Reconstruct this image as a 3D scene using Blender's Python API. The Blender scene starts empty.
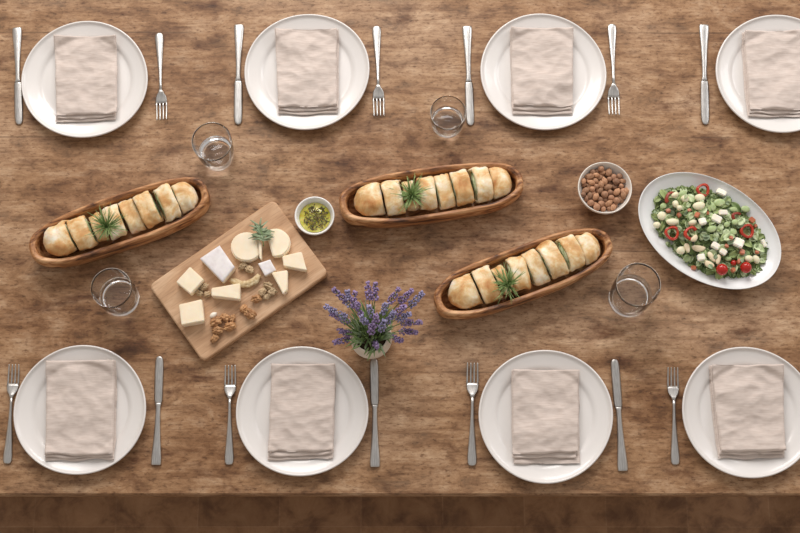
import bpy, bmesh, math, random
from mathutils import Vector, Matrix, Euler, noise

random.seed(7)
R = math.radians
PI = math.pi
COL = bpy.context.scene.collection
T = 0.75                                   # table top height

# ---------------------------------------------------------------- camera
F = 1300.0
TH = R(14.4)
D0 = F / 470.0
CAMP = Vector((0.0, -D0 * math.sin(TH), T + D0 * math.cos(TH)))
RIGHT = Vector((1, 0, 0))
UP = Vector((0, math.cos(TH), math.sin(TH)))
FWD = Vector((0, math.sin(TH), -math.cos(TH)))


def P(px, py, z=0.0):
    """point at height z above the table seen at a pixel of the photograph"""
    d = RIGHT * ((px - 400) / F) + UP * ((266.5 - py) / F) + FWD
    t = (T + z - CAMP.z) / d.z
    p = CAMP + d * t
    return Vector((p.x, p.y, z))


# ---------------------------------------------------------------- helpers
def tag(o, label=None, cat=None, group=None, kind=None):
    if label: o['label'] = label
    if cat: o['category'] = cat
    if group: o['group'] = group
    if kind: o['kind'] = kind
    return o


def empty(name, loc, rz=0.0):
    o = bpy.data.objects.new(name, None)
    COL.objects.link(o)
    o.location = (loc[0], loc[1], loc[2] + T)
    o.rotation_euler = (0, 0, rz)
    o.empty_display_size = 0.03
    return o


def link(name, bm, mat, parent=None, smooth=True, loc=None, rot=None):
    me = bpy.data.meshes.new(name)
    bmesh.ops.recalc_face_normals(bm, faces=bm.faces)
    bm.to_mesh(me)
    bm.free()
    if smooth:
        me.polygons.foreach_set('use_smooth', [True] * len(me.polygons))
    for m in (mat if isinstance(mat, (list, tuple)) else [mat]):
        me.materials.append(m)
    o = bpy.data.objects.new(name, me)
    COL.objects.link(o)
    if parent: o.parent = parent
    if loc is not None:
        o.location = (loc[0], loc[1], loc[2] + (0 if parent else T))
    elif not parent:
        o.location = (0, 0, T)
    if rot is not None: o.rotation_euler = rot
    return o


def inst(name, me, loc, rot=(0, 0, 0), scale=(1, 1, 1)):
    o = bpy.data.objects.new(name, me)
    COL.objects.link(o)
    o.location = (loc[0], loc[1], loc[2] + T)
    o.rotation_euler = rot
    o.scale = scale
    return o


def take_mesh(o):
    me = o.data
    bpy.data.objects.remove(o)
    return me


def copy_tree(o, parent=None):
    c = o.copy()
    COL.objects.link(c)
    if parent: c.parent = parent
    for ch in list(o.children):
        copy_tree(ch, c)
    return c


def box(bm, x0, x1, y0, y1, z0, z1):
    v = [bm.verts.new((x, y, z)) for z in (z0, z1) for y in (y0, y1) for x in (x0, x1)]
    for f in ((0, 2, 3, 1), (4, 5, 7, 6), (0, 1, 5, 4), (2, 6, 7, 3), (0, 4, 6, 2), (1, 3, 7, 5)):
        bm.faces.new([v[i] for i in f])


def lathe(bm, prof, n=64, warp=None, close=True):
    """prof: list of (r, z); r == 0 closes to a pole"""
    rings = []
    for r, z in prof:
        if r <= 1e-6:
            rings.append([bm.verts.new((0, 0, z))])
        else:
            ring = []
            for i in range(n):
                a = 2 * PI * i / n
                k = warp(a, r, z) if warp else (1.0, 0.0)
                ring.append(bm.verts.new((r * k[0] * math.cos(a), r * k[0] * math.sin(a), z + k[1])))
            rings.append(ring)
    for A, B in zip(rings, rings[1:]):
        if len(A) == 1 and len(B) == 1: continue
        for i in range(n):
            j = (i + 1) % n
            if len(A) == 1: bm.faces.new((A[0], B[i], B[j]))
            elif len(B) == 1: bm.faces.new((A[i], A[j], B[0]))
            else: bm.faces.new((A[i], A[j], B[j], B[i]))
    return rings


def tube(bm, pts, rad, n=6, flat=1.0, cap=True):
    """tube along pts; rad number or list"""
    pts = [Vector(p) for p in pts]
    if not isinstance(rad, (list, tuple)): rad = [rad] * len(pts)
    rings = []
    for i, p in enumerate(pts):
        t = (pts[min(i + 1, len(pts) - 1)] - pts[max(i - 1, 0)]).normalized()
        ref = Vector((0, 0, 1)) if abs(t.z) < 0.9 else Vector((1, 0, 0))
        s = t.cross(ref).normalized()
        u = s.cross(t).normalized()
        rings.append([bm.verts.new(p + (s * math.cos(2 * PI * k / n) + u * math.sin(2 * PI * k / n) * flat) * rad[i]) for k in range(n)])
    for A, B in zip(rings, rings[1:]):
        for i in range(n):
            j = (i + 1) % n
            bm.faces.new((A[i], A[j], B[j], B[i]))
    if cap:
        bm.faces.new(rings[0])
        bm.faces.new(rings[-1][::-1])


def blob(bm, c, r, sub=2, amp=0.1, freq=1.5, seed=0.0, rot=None, crease=0.0):
    """organic ellipsoid"""
    ret = bmesh.ops.create_icosphere(bm, subdivisions=sub, radius=1.0)
    M = (rot or Euler((0, 0, 0))).to_matrix()
    for v in ret['verts']:
        p = v.co.copy()
        d = noise.noise(p * freq + Vector((seed, seed * 1.7, -seed))) * amp
        if crease: d -= crease * math.exp(-(p.y / 0.16) ** 2) * max(0, p.z * 0.7 + 0.3)
        p = p * (1 + d)
        v.co = M @ Vector((p.x * r[0], p.y * r[1], p.z * r[2])) + Vector(c)
    return ret['verts']


# ---------------------------------------------------------------- materials
def lin(c):
    return tuple(((v / 255) / 12.92 if v / 255 <= 0.04045 else ((v / 255 + 0.055) / 1.055) ** 2.4) for v in c) + (1.0,)


class NT:
    def __init__(self, name):
        self.m = bpy.data.materials.new(name)
        self.m.use_nodes = True
        self.t = self.m.node_tree
        self.b = self.t.nodes['Principled BSDF']

    def n(self, kind, **kw):
        nd = self.t.nodes.new(kind)
        for k, v in kw.items():
            if k in nd.inputs: nd.inputs[k].default_value = v
            else: setattr(nd, k, v)
        return nd

    def l(self, a, b): self.t.links.new(a, b)

    def coords(self, scale=(1, 1, 1), kind='Object', loc=(0, 0, 0)):
        tc = self.n('ShaderNodeTexCoord')
        mp = self.n('ShaderNodeMapping')
        mp.inputs['Scale'].default_value = scale
        mp.inputs['Location'].default_value = loc
        self.l(tc.outputs[kind], mp.inputs['Vector'])
        return mp.outputs['Vector']

    def noise(self, vec, scale, detail=4, rough=0.55, dist=0.0):
        nd = self.n('ShaderNodeTexNoise')
        nd.inputs['Scale'].default_value = scale
        nd.inputs['Detail'].default_value = detail
        nd.inputs['Roughness'].default_value = rough
        nd.inputs['Distortion'].default_value = dist
        self.l(vec, nd.inputs['Vector'])
        return nd.outputs['Fac']

    def ramp(self, fac, stops):
        r = self.n('ShaderNodeValToRGB')
        el = r.color_ramp.elements
        while len(el) < len(stops): el.new(0.5)
        for e, (p, c) in zip(el, stops):
            e.position = p
            e.color = lin(c) if len(c) == 3 else c
        self.l(fac, r.inputs['Fac'])
        return r.outputs['Color']

    def mix(self, a, b, fac, mode='MIX'):
        mx = self.n('ShaderNodeMix', data_type='RGBA', blend_type=mode)
        for s, v in ((6, a), (7, b), (0, fac)):
            if hasattr(v, 'is_output'): self.l(v, mx.inputs[s])
            elif s == 0: mx.inputs[0].default_value = v
            else: mx.inputs[s].default_value = lin(v) if len(v) == 3 else v
        return mx.outputs[2]

    def bump(self, h, strength=0.3, dist=0.002):
        b = self.n('ShaderNodeBump')
        b.inputs['Strength'].default_value = strength
        b.inputs['Distance'].default_value = dist
        self.l(h, b.inputs['Height'])
        self.l(b.outputs['Normal'], self.b.inputs['Normal'])

    def col(self, c):
        if hasattr(c, 'is_output'): self.l(c, self.b.inputs['Base Color'])
        else: self.b.inputs['Base Color'].default_value = lin(c)

    def set(self, **kw):
        for k, v in kw.items():
            self.b.inputs[k.replace('_', ' ')].default_value = v
        return self


def simple(name, c, rough=0.5, var=None, scale=60, bump=0.0, bscale=None, sss=0.0, metal=0.0, per_obj=0.0):
    t = NT(name)
    base = None
    if var is not None:
        vec = t.coords()
        base = t.ramp(t.noise(vec, scale, 3), [(0.35, c), (0.65, var)])
    if per_obj:
        oi = t.n('ShaderNodeObjectInfo')
        hs = t.n('ShaderNodeHueSaturation')
        mr = t.n('ShaderNodeMapRange')
        mr.inputs['To Min'].default_value = 1 - per_obj
        mr.inputs['To Max'].default_value = 1 + per_obj
        t.l(oi.outputs['Random'], mr.inputs['Value'])
        t.l(mr.outputs['Result'], hs.inputs['Value'])
        if base is not None: t.l(base, hs.inputs['Color'])
        else: hs.inputs['Color'].default_value = lin(c)
        base = hs.outputs['Color']
    t.col(base if base is not None else c)
    if bump:
        t.bump(t.noise(t.coords(), bscale or scale, 4), bump, 0.001)
    t.set(Roughness=rough, Metallic=metal)
    if sss:
        t.set(Subsurface_Weight=sss, Subsurface_Scale=0.006)
        t.b.inputs['Subsurface Radius'].default_value = (1.0, 0.7, 0.4)
    return t.m


def mat_table():
    t = NT('old_table_wood')
    big = t.noise(t.coords((1.3, 2.4, 2.4), loc=(3.3, 1.7, 0)), 1.7, 3, 0.5, 0.3)
    mid = t.noise(t.coords((4.2, 8.0, 8.0), loc=(1, 5, 0)), 2.6, 10, 0.72, 0.35)
    speck = t.noise(t.coords((30, 62, 62), loc=(3, 5, 0)), 2.6, 5, 0.7, 0.1)
    fine = t.noise(t.coords((9, 85, 85)), 2.4, 6, 0.7, 0.2)
    blot = t.noise(t.coords((3.4, 7.5, 7.5), loc=(9, 2, 0)), 2.6, 5, 0.62, 0.3)
    streak = t.noise(t.coords((2.2, 26, 26), loc=(2, 8, 0)), 2.2, 5, 0.6, 0.25)
    c1 = t.ramp(mid, [(0.36, (86, 59, 37)), (0.445, (142, 105, 72)), (0.53, (174, 137, 102)), (0.67, (212, 181, 148))])
    c2 = t.ramp(big, [(0.35, (132, 89, 54)), (0.5, (168, 129, 93)), (0.66, (196, 164, 135))])
    c = t.mix(c1, c2, 0.38)
    f = t.ramp(fine, [(0.3, (196, 186, 176)), (0.5, (255, 255, 255)), (0.75, (255, 255, 255))])
    c = t.mix(c, f, 0.8, 'MULTIPLY')
    sp_ = t.ramp(speck, [(0.34, (150, 130, 112)), (0.45, (240, 236, 232)), (0.60, (255, 255, 255))])
    c = t.mix(c, sp_, 0.8, 'MULTIPLY')
    sk = t.ramp(streak, [(0.3, (196, 178, 160)), (0.5, (255, 255, 255)), (0.75, (255, 255, 255))])
    c = t.mix(c, sk, 0.75, 'MULTIPLY')
    b = t.ramp(blot, [(0.30, (150, 118, 90)), (0.46, (255, 255, 255)), (1.0, (255, 255, 255))])
    c = t.mix(c, b, 0.85, 'MULTIPLY')
    # small dark pits and short cracks along the grain
    pits = t.noise(t.coords((22, 110, 110), loc=(4, 4, 0)), 1.9, 3, 0.6, 0.2)
    p = t.ramp(pits, [(0.27, (120, 90, 66)), (0.36, (255, 255, 255)), (1.0, (255, 255, 255))])
    c = t.mix(c, p, 0.6, 'MULTIPLY')
    # board seams, broken up
    tc = t.n('ShaderNodeTexCoord')
    sp = t.n('ShaderNodeSeparateXYZ')
    t.l(tc.outputs['Object'], sp.inputs[0])
    wob = t.noise(t.coords((1.2, 0, 0)), 2.0, 3, 0.5)
    a0 = t.n('ShaderNodeMath', operation='MULTIPLY_ADD'); t.l(wob, a0.inputs[0]); a0.inputs[1].default_value = 0.012
    t.l(sp.outputs['Y'], a0.inputs[2])
    seam = None
    for y0 in (0.298, 0.545, 0.04, -0.222):
        s = t.n('ShaderNodeMath', operation='SUBTRACT'); t.l(a0.outputs[0], s.inputs[0]); s.inputs[1].default_value = y0
        ab = t.n('ShaderNodeMath', operation='ABSOLUTE'); t.l(s.outputs[0], ab.inputs[0])
        if seam is None: seam = ab.outputs[0]
        else:
            mn = t.n('ShaderNodeMath', operation='MINIMUM'); t.l(seam, mn.inputs[0]); t.l(ab.outputs[0], mn.inputs[1]); seam = mn.outputs[0]
    mr = t.n('ShaderNodeMapRange'); t.l(seam, mr.inputs['Value'])
    mr.inputs['From Min'].default_value = 0.0004; mr.inputs['From Max'].default_value = 0.0026
    gate = t.ramp(t.noise(t.coords((1.1, 2.1, 2.1), loc=(7.3, 0, 0)), 2.2, 2), [(0.50, (0, 0, 0)), (0.60, (255, 255, 255))])
    inv = t.n('ShaderNodeMath', operation='SUBTRACT'); inv.inputs[0].default_value = 1; t.l(mr.outputs[0], inv.inputs[1])
    gm = t.n('ShaderNodeMath', operation='MULTIPLY'); t.l(inv.outputs[0], gm.inputs[0]); t.l(gate, gm.inputs[1])
    gm2 = t.n('ShaderNodeMath', operation='MULTIPLY'); t.l(gm.outputs[0], gm2.inputs[0]); gm2.inputs[1].default_value = 0.7
    c = t.mix(c, (84, 58, 38), gm2.outputs[0])
    t.col(c)
    t.bump(t.mix(fine, mid, 0.3), 0.28, 0.0015)
    t.set(Roughness=0.55)
    t.b.inputs['Specular IOR Level'].default_value = 0.35
    return t.m


def mat_bowlwood():
    t = NT('olive_wood')
    v = t.coords((5, 24, 24))
    n1 = t.noise(v, 1.7, 6, 0.6, 1.2)
    n2 = t.noise(t.coords((9, 70, 70)), 2.2, 4, 0.6, 0.6)
    c = t.ramp(n1, [(0.36, (76, 44, 24)), (0.43, (142, 92, 54)), (0.53, (184, 130, 84)), (0.64, (214, 168, 122))])
    f = t.ramp(n2, [(0.3, (150, 118, 90)), (0.5, (255, 255, 255))])
    t.col(t.mix(c, f, 0.6, 'MULTIPLY'))
    t.bump(n2, 0.2, 0.001)
    t.set(Roughness=0.5)
    return t.m


def mat_board():
    t = NT('cutting_board_wood')
    n1 = t.noise(t.coords((3, 14, 6)), 2.0, 5, 0.6, 0.5)
    n2 = t.noise(t.coords((8, 120, 40)), 2.5, 4, 0.6, 0.2)
    c = t.ramp(n1, [(0.28, (164, 122, 86)), (0.5, (197, 158, 122)), (0.72, (216, 182, 148))])
    f = t.ramp(n2, [(0.28, (196, 176, 156)), (0.5, (255, 255, 255))])
    t.col(t.mix(c, f, 0.6, 'MULTIPLY'))
    t.bump(n2, 0.12, 0.001)
    t.set(Roughness=0.55)
    return t.m


def mat_floor():
    t = NT('terracotta_tile')
    v = t.coords((1, 1, 1), loc=(0.101, 0.08, 0))
    br = t.n('ShaderNodeTexBrick')
    br.offset = 0.5
    br.inputs['Scale'].default_value = 1.0
    br.inputs['Brick Width'].default_value = 0.212
    br.inputs['Row Height'].default_value = 0.424
    br.offset = 0.0
    br.inputs['Mortar Size'].default_value = 0.0022
    br.inputs['Mortar Smooth'].default_value = 0.6
    br.inputs['Color1'].default_value = lin((150, 112, 78))
    br.inputs['Color2'].default_value = lin((170, 130, 94))
    br.inputs['Mortar'].default_value = lin((172, 134, 100))
    t.l(v, br.inputs['Vector'])
    n = t.noise(t.coords((1, 1, 1)), 13, 7, 0.68, 0.4)
    f = t.ramp(n, [(0.36, (150, 130, 112)), (0.52, (222, 214, 204)), (0.7, (255, 255, 255))])
    t.col(t.mix(br.outputs['Color'], f, 0.85, 'MULTIPLY'))
    t.bump(br.outputs['Fac'], 0.3, -0.002)
    t.set(Roughness=0.6)
    return t.m


def mat_linen():
    t = NT('washed_linen')
    a = t.n('ShaderNodeTexWave', wave_type='BANDS', bands_direction='X')
    b = t.n('ShaderNodeTexWave', wave_type='BANDS', bands_direction='Y')
    v = t.coords()
    for w in (a, b):
        t.l(v, w.inputs['Vector'])
        w.inputs['Scale'].default_value = 260
        w.inputs['Distortion'].default_value = 1.0
    add = t.n('ShaderNodeMath', operation='ADD')
    t.l(a.outputs['Fac'], add.inputs[0]); t.l(b.outputs['Fac'], add.inputs[1])
    slub = t.noise(t.coords((30, 300, 30)), 1.5, 3)
    col = t.ramp(slub, [(0.3, (199, 183, 173)), (0.6, (214, 200, 191))])
    t.col(col)
    t.bump(add.outputs[0], 0.25, 0.0004)
    t.set(Roughness=0.95)
    t.b.inputs['Specular IOR Level'].default_value = 0.15
    t.b.inputs['Sheen Weight'].default_value = 0.25
    return t.m


def mat_crust():
    t = NT('baked_crust')
    v = t.coords()
    oi = t.n('ShaderNodeObjectInfo')
    off = t.n('ShaderNodeVectorMath', operation='ADD')
    sc = t.n('ShaderNodeMath', operation='MULTIPLY'); sc.inputs[1].default_value = 7.0
    t.l(oi.outputs['Random'], sc.inputs[0])
    t.l(v, off.inputs[0]); t.l(sc.outputs[0], off.inputs[1])
    n1 = t.noise(off.outputs[0], 24, 5, 0.6, 0.4)
    n2 = t.noise(off.outputs[0], 75, 4, 0.6, 0.3)
    c = t.ramp(n1, [(0.36, (244, 234, 214)), (0.48, (233, 210, 168)), (0.58, (216, 174, 118)), (0.73, (184, 126, 70))])
    f = t.ramp(n2, [(0.42, (255, 255, 255)), (0.62, (246, 228, 200)), (0.78, (222, 176, 120))])
    t.col(t.mix(c, f, 0.75, 'MULTIPLY'))
    t.bump(n2, 0.3, 0.0015)
    t.set(Roughness=0.6, Subsurface_Weight=0.1, Subsurface_Scale=0.004)
    return t.m


def mat_filling():
    t = NT('herb_filling')
    n1 = t.noise(t.coords(), 90, 4, 0.6)
    t.col(t.ramp(n1, [(0.32, (92, 112, 62)), (0.46, (176, 184, 138)), (0.6, (222, 218, 190)), (0.75, (236, 230, 208))]))
    t.bump(n1, 0.4, 0.001)
    t.set(Roughness=0.6)
    return t.m


def mat_glass():
    t = NT('clear_glass')
    t.col((255, 255, 255))
    t.set(Roughness=0.0, IOR=1.45)
    t.b.inputs['Transmission Weight'].default_value = 1.0
    return t.m


def mat_water():
    t = NT('water')
    t.col((250, 253, 252))
    t.set(Roughness=0.0, IOR=1.33)
    t.b.inputs['Transmission Weight'].default_value = 1.0
    return t.m


def mat_oil():
    t = NT('olive_oil')
    n1 = t.noise(t.coords(), 45, 3)
    t.col(t.ramp(n1, [(0.35, (188, 176, 60)), (0.65, (222, 214, 120))]))
    t.set(Roughness=0.08)
    t.set(Subsurface_Weight=0.3, Subsurface_Scale=0.01)
    return t.m


def mat_steel():
    t = NT('brushed_steel')
    n1 = t.noise(t.coords((60, 6, 60)), 8, 3)
    t.col(t.ramp(n1, [(0.3, (176, 172, 168)), (0.7, (206, 203, 199))]))
    t.set(Roughness=0.34, Metallic=0.9)
    return t.m


def mat_porcelain(name, c, rough=0.18, speck=False):
    t = NT(name)
    if speck:
        n1 = t.noise(t.coords(), 420, 2)
        t.col(t.ramp(n1, [(0.28, tuple(int(v * 0.86) for v in c)), (0.36, c)]))
    else:
        t.col(c)
    t.set(Roughness=rough)
    t.b.inputs['Coat Weight'].default_value = 0.3
    t.b.inputs['Coat Roughness'].default_value = 0.08
    return t.m


M = dict(
    table=mat_table(), bowlwood=mat_bowlwood(), board=mat_board(), floor=mat_floor(), linen=mat_linen(),
    crust=mat_crust(), filling=mat_filling(), glass=mat_glass(), water=mat_water(), oil=mat_oil(), steel=mat_steel(),
    plate=mat_porcelain('white_stoneware', (228, 223, 219), 0.3),
    platter=mat_porcelain('white_porcelain', (234, 234, 234), 0.32),
    bowl=mat_porcelain('cream_glaze', (234, 226, 216), 0.25),
    dish=mat_porcelain('white_dish_glaze', (240, 238, 235), 0.2),
    pot=simple('matte_plaster', (226, 216, 202), 0.8, (214, 202, 186), 30, 0.25, 90),
    cheese=simple('pale_cheese', (244, 226, 196), 0.5, (247, 233, 208), 40, 0.15, 60, 0.25, per_obj=0.03),
    cheese_rind=simple('bloomy_rind', (238, 232, 230), 0.75, (222, 214, 214), 60, 0.3, 120, 0.1),
    cheese_white=simple('fresh_white_cheese', (246, 238, 218), 0.5, (248, 243, 230), 80, 0.15, 120, 0.25, per_obj=0.03),
    walnut=simple('walnut_kernel', (160, 110, 68), 0.65, (206, 160, 112), 90, 0.5, 220, per_obj=0.12),
    walnut_skin=simple('pale_walnut', (160, 132, 98), 0.7, (204, 180, 144), 90, 0.5, 220, per_obj=0.1),
    cracker=simple('seeded_crisp', (188, 158, 112), 0.75, (222, 204, 166), 150, 0.8, 200),
    garlic=simple('garlic_skin', (246, 240, 228), 0.4, (238, 228, 212), 60, 0.1),
    almond=simple('almond_skin', (142, 98, 68), 0.7, (186, 142, 108), 120, 0.4, 260, per_obj=0.42),
    hazel=simple('hazelnut_skin', (142, 98, 70), 0.7, (186, 142, 112), 90, 0.3, 220, per_obj=0.36),
    soil=simple('potting_soil', (58, 44, 32), 0.95, (84, 64, 46), 120, 0.8, 200),
    stem=simple('green_stem', (98, 122, 70), 0.6, (124, 146, 90), 60),
    lav_leaf=simple('lavender_leaf', (96, 120, 68), 0.6, (134, 154, 98), 50, per_obj=0.15),
    lav1=simple('lavender_bloom', (134, 112, 156), 0.85, (164, 144, 182), 160, per_obj=0.15),
    lav2=simple('dusty_lavender_bloom', (134, 128, 166), 0.85, (166, 160, 192), 160, per_obj=0.12),
    rosemary=simple('rosemary_needle', (100, 128, 68), 0.5, (158, 178, 116), 60, per_obj=0.1),
    sage=simple('grey_green_leaf', (122, 140, 104), 0.6, (158, 174, 140), 60, per_obj=0.1),
    herb_dark=simple('dark_herb', (74, 66, 36), 0.5, (126, 112, 66), 90, 0.3, 200),
    leaf1=simple('leaf_green', (128, 146, 84), 0.5, (166, 180, 120), 60, per_obj=0.15),
    leaf2=simple('pale_leaf_green', (176, 194, 140), 0.45, (204, 214, 174), 60, per_obj=0.12),
    leaf3=simple('deep_leaf_green', (92, 114, 62), 0.5, (128, 148, 90), 60, per_obj=0.15),
    bean=simple('pale_bean', (224, 216, 182), 0.45, (236, 230, 200), 60, 0.1, sss=0.2, per_obj=0.03),
    edam=simple('green_bean_disc', (158, 180, 120), 0.45, (192, 204, 156), 60, sss=0.2, per_obj=0.06),
    pepper=simple('red_pepper_skin', (176, 44, 28), 0.25, (196, 64, 40), 60, per_obj=0.08),
    pepper_dark=simple('dark_red_pepper', (132, 44, 30), 0.3, (164, 62, 42), 60),
    tomato=simple('tomato_skin', (168, 30, 22), 0.14, (186, 42, 30), 30, sss=0.15),
    pepper_in=simple('pepper_flesh', (222, 120, 84), 0.4, (228, 140, 100), 60),
    orange=simple('diced_pepper', (190, 108, 74), 0.35, (204, 130, 96), 60, per_obj=0.12),
    wall=simple('painted_wall', (232, 226, 216), 0.9),
    mush=simple('sliced_mushroom', (220, 200, 164), 0.55, (234, 220, 190), 80, 0.2),
)

# ---------------------------------------------------------------- setting
bm = bmesh.new()
box(bm, -4, 4, -4, 4, -0.05, 0)
fl = link('floor', bm, M['floor'], smooth=False)
fl.location = (0, 0, 0)
tag(fl, 'brown terracotta tile floor below the table edge', 'floor', kind='structure')

for nm, q in (('wall_back', (-4, 4, 4, 4.1, 0, 3.2)), ('wall_left', (-4.1, -4, -4, 4, 0, 3.2)), ('wall_right', (4, 4.1, -4, 4, 0, 3.2)), ('wall_front', (-4, 4, -4.1, -4, 0, 3.2))):
    bm = bmesh.new()
    box(bm, *q)
    wl_ = link(nm, bm, M['wall'], smooth=False)
    wl_.location = (0, 0, 0)
    tag(wl_, 'plain warm white room wall', 'wall', kind='structure')

EDGE_Y = P(400, 495).y
TX, TY1 = 1.25, 0.82
table = empty('dining_table', (0, 0, -T))
tag(table, 'long weathered brown wooden dining table carrying the whole meal', 'table')
bm = bmesh.new()
# top with softly worn edges
NXS, prof = 120, [(-0.0, -0.045), (-0.0, -0.006), (0.002, -0.002), (0.006, 0.0)]
box(bm, -TX, TX, EDGE_Y, TY1, -0.045, 0)
ed = [e for e in bm.edges]
bmesh.ops.bevel(bm, geom=ed, offset=0.0035, segments=3, affect='EDGES')
tt = link('tabletop', bm, M['table'], parent=table, smooth=False)
tt.location = (0, 0, T)
bm = bmesh.new()
box(bm, -TX + 0.12, TX - 0.12, EDGE_Y + 0.07, EDGE_Y + 0.095, T - 0.145, T - 0.045)
box(bm, -TX + 0.12, TX - 0.12, TY1 - 0.095, TY1 - 0.07, T - 0.145, T - 0.045)
box(bm, -TX + 0.12, -TX + 0.145, EDGE_Y + 0.095, TY1 - 0.095, T - 0.145, T - 0.045)
box(bm, TX - 0.145, TX - 0.12, EDGE_Y + 0.095, TY1 - 0.095, T - 0.145, T - 0.045)
link('apron', bm, M['table'], parent=table, smooth=False)
for sx in (-1, 1):
    for yy in (EDGE_Y + 0.11, TY1 - 0.11):
        bm = bmesh.new()
        box(bm, -0.04, 0.04, -0.04, 0.04, 0, T - 0.045)
        bmesh.ops.bevel(bm, geom=bm.edges[:], offset=0.006, segments=2, affect='EDGES')
        link('leg', bm, M['table'], parent=table, smooth=False, loc=(sx * (TX - 0.16), yy, 0))


# ---------------------------------------------------------------- plates
PR = 0.1385


def plate_h(r):
    if r < 0.098: return 0.006
    t = min(1, (r - 0.098) / (PR - 0.098))
    return 0.006 + 0.0035 * min(1, t * 5) + 0.0115 * t ** 1.4


def make_plate(seed):
    rnd = random.Random(seed)
    a, b, c = rnd.random() * 6, rnd.random() * 6, rnd.random() * 6
    bm = bmesh.new()
    inner = [(0, 0.006)] + [(r, plate_h(r)) for r in (0.03, 0.06, 0.09, 0.097, 0.099, 0.102, 0.106, 0.112, 0.120, 0.128, 0.1345)]
    lip = [(0.1360, 0.0222), (0.1376, 0.0232), (0.1392, 0.0228), (0.1402, 0.0212), (0.1398, 0.0190)]
    outer = [(0.132, 0.0135), (0.120, 0.0070), (0.105, 0.0026), (0.095, 0.0), (0.090, 0.0), (0.085, 0.002), (0.05, 0.002), (0, 0.002)]

    def w(an, r, z):
        k = (r / PR) ** 2
        return 1 + k * (0.009 * math.sin(2 * an + a) + 0.006 * math.sin(3 * an + b)), k * 0.0008 * math.sin(3 * an + c) * (1 if z > 0.01 else 0)
    lathe(bm, inner + lip + outer, 96, w)
    return take_mesh(link('dinner_plate', bm, M['plate']))


# rim ellipse centre in the photo (rim sits about 2 cm above the table)
plates = [(85, 79.5, 0.985), (307, 71.5, 0.978), (543, 72, 0.982), (778, 73.5, 0.985),
          (80.3, 409.7, 0.963), (302, 411, 0.963), (545.5, 415.8, 0.983), (748.5, 412, 0.975)]
plate_lab = [
    'white plate at the far left of the back row, knife on its left',
    'white plate in the back row, above the dish of oil',
    'white plate in the back row, right of the water glass and knife',
    'white plate at the back right corner, cut off by the picture edge',
    'white plate at the front left corner of the table',
    'white plate in the front row, left of the potted lavender',
    'white plate in the front row, below the rightmost bread bowl',
    'white plate at the front right, below the oval salad platter',
]
plate_c = []
for i, ((x, y, s), lb) in enumerate(zip(plates, plate_lab)):
    c = P(x, y, 0.018)
    c.z = 0.0
    plate_c.append(c)
    o = inst('dinner_plate', make_plate(11 + i), c, (0, 0, i * 1.3), (s, s, 1))
    tag(o, lb, 'plate', 'white dinner plates')


# ---------------------------------------------------------------- napkins
def make_napkin(seed, poly, off, pc, side=0.0, lay=4, low=0.012, ps=1.0):
    """linen napkin folded into a stack; poly: 4 corners (tl, tr, br, bl) on the table, pc: plate centre"""
    rnd = random.Random(seed)
    bm = bmesh.new()
    tl, tr, br, bl = poly
    nx, ny = 56, 78
    ctr = (tl + tr + br + bl) / 4
    for L in range(lay):
        top = L == lay - 1
        k = (lay - 1 - L)
        zb = 0.0018 + L * 0.0062
        th = 0.0044
        dx = (-side * k * 0.0016) + rnd.uniform(-0.0012, 0.0012) * k
        # lower layers show past the near edge
        dy0 = -low * (k / (lay - 1)) + rnd.uniform(-0.001, 0.001)
        so = Vector((seed * 3.1 + L * 5.0, seed * 1.3, 0))
        dxr = rnd.uniform(-0.0045, 0.0030) * (1 if k else 0)
        grid = {}
        for s in (0, 1):
            for j in range(ny + 1):
                for i in range(nx + 1):
                    u, v = i / nx, j / ny
                    a = tl.lerp(tr, u); b = bl.lerp(br, u)
                    p = a.lerp(b, v)
                    p = Vector((p.x, p.y, 0))
                    p.x += dx + dxr * u
                    p.y += dy0 * v
                    # wavy hems
                    ed = Vector((p.x * 28, 0, 0)) + so
                    p.y += noise.noise(ed) * 0.0042 * (v ** 6) - noise.noise(ed * 1.3) * 0.0010 * ((1 - v) ** 6)
                    p.x += noise.noise(Vector((0, p.y * 32, 0)) + so) * 0.0016 * (abs(2 * u - 1) ** 5)
                    r = (p - pc).length / ps * 1.015
                    base = plate_h(min(r, PR)) + zb
                    q = Vector((p.x * 17 + p.y * 9, p.y * 21 - p.x * 7, 0)) + so
                    q2 = Vector((p.x * 30 - p.y * 22, p.y * 40 + p.x * 16, 0)) + so * 2
                    w = noise.noise(q * 0.75) * 1.6 + (0.5 - abs(noise.noise(q * 1.2))) * 0.9 + (0.5 - abs(noise.noise(q2 * 0.8))) * 0.6 + noise.noise(q2 * 1.6) * 0.2 + noise.noise(q * 6) * 0.07
                    # edges of each fold are rounded
                    eu = min(u, 1 - u) * nx / 1.6
                    ev = min(v, 1 - v) * ny / 1.6
                    e = min(1, min(eu, ev))
                    rnd_e = math.sqrt(max(0.0, 1 - (1 - e) ** 2))
                    if s == 1:
                        amp = 0.0054 if top else 0.0007
                        z = base + th * 0.5 + th * 0.5 * rnd_e + w * amp * (0.35 + 0.65 * rnd_e)
                    else:
                        z = base + th * 0.5 - th * 0.5 * rnd_e
                    grid[s, i, j] = bm.verts.new((p.x - ctr.x, p.y - ctr.y, z))
        for s in (0, 1):
            for j in range(ny):
                for i in range(nx):
                    f = (grid[s, i, j], grid[s, i + 1, j], grid[s, i + 1, j + 1], grid[s, i, j + 1])
                    bm.faces.new(f if s == 0 else f[::-1])
        loop = [(i, 0) for i in range(nx)] + [(nx, j) for j in range(ny)] + [(i, ny) for i in range(nx, 0, -1)] + [(0, j) for j in range(ny, 0, -1)]
        for a, b in zip(loop, loop[1:] + loop[:1]):
            bm.faces.new((grid[(0,) + a], grid[(1,) + a], grid[(1,) + b], grid[(0,) + b]))
    return link('linen_napkin', bm, M['linen'], loc=(ctr.x, ctr.y, 0))


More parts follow.
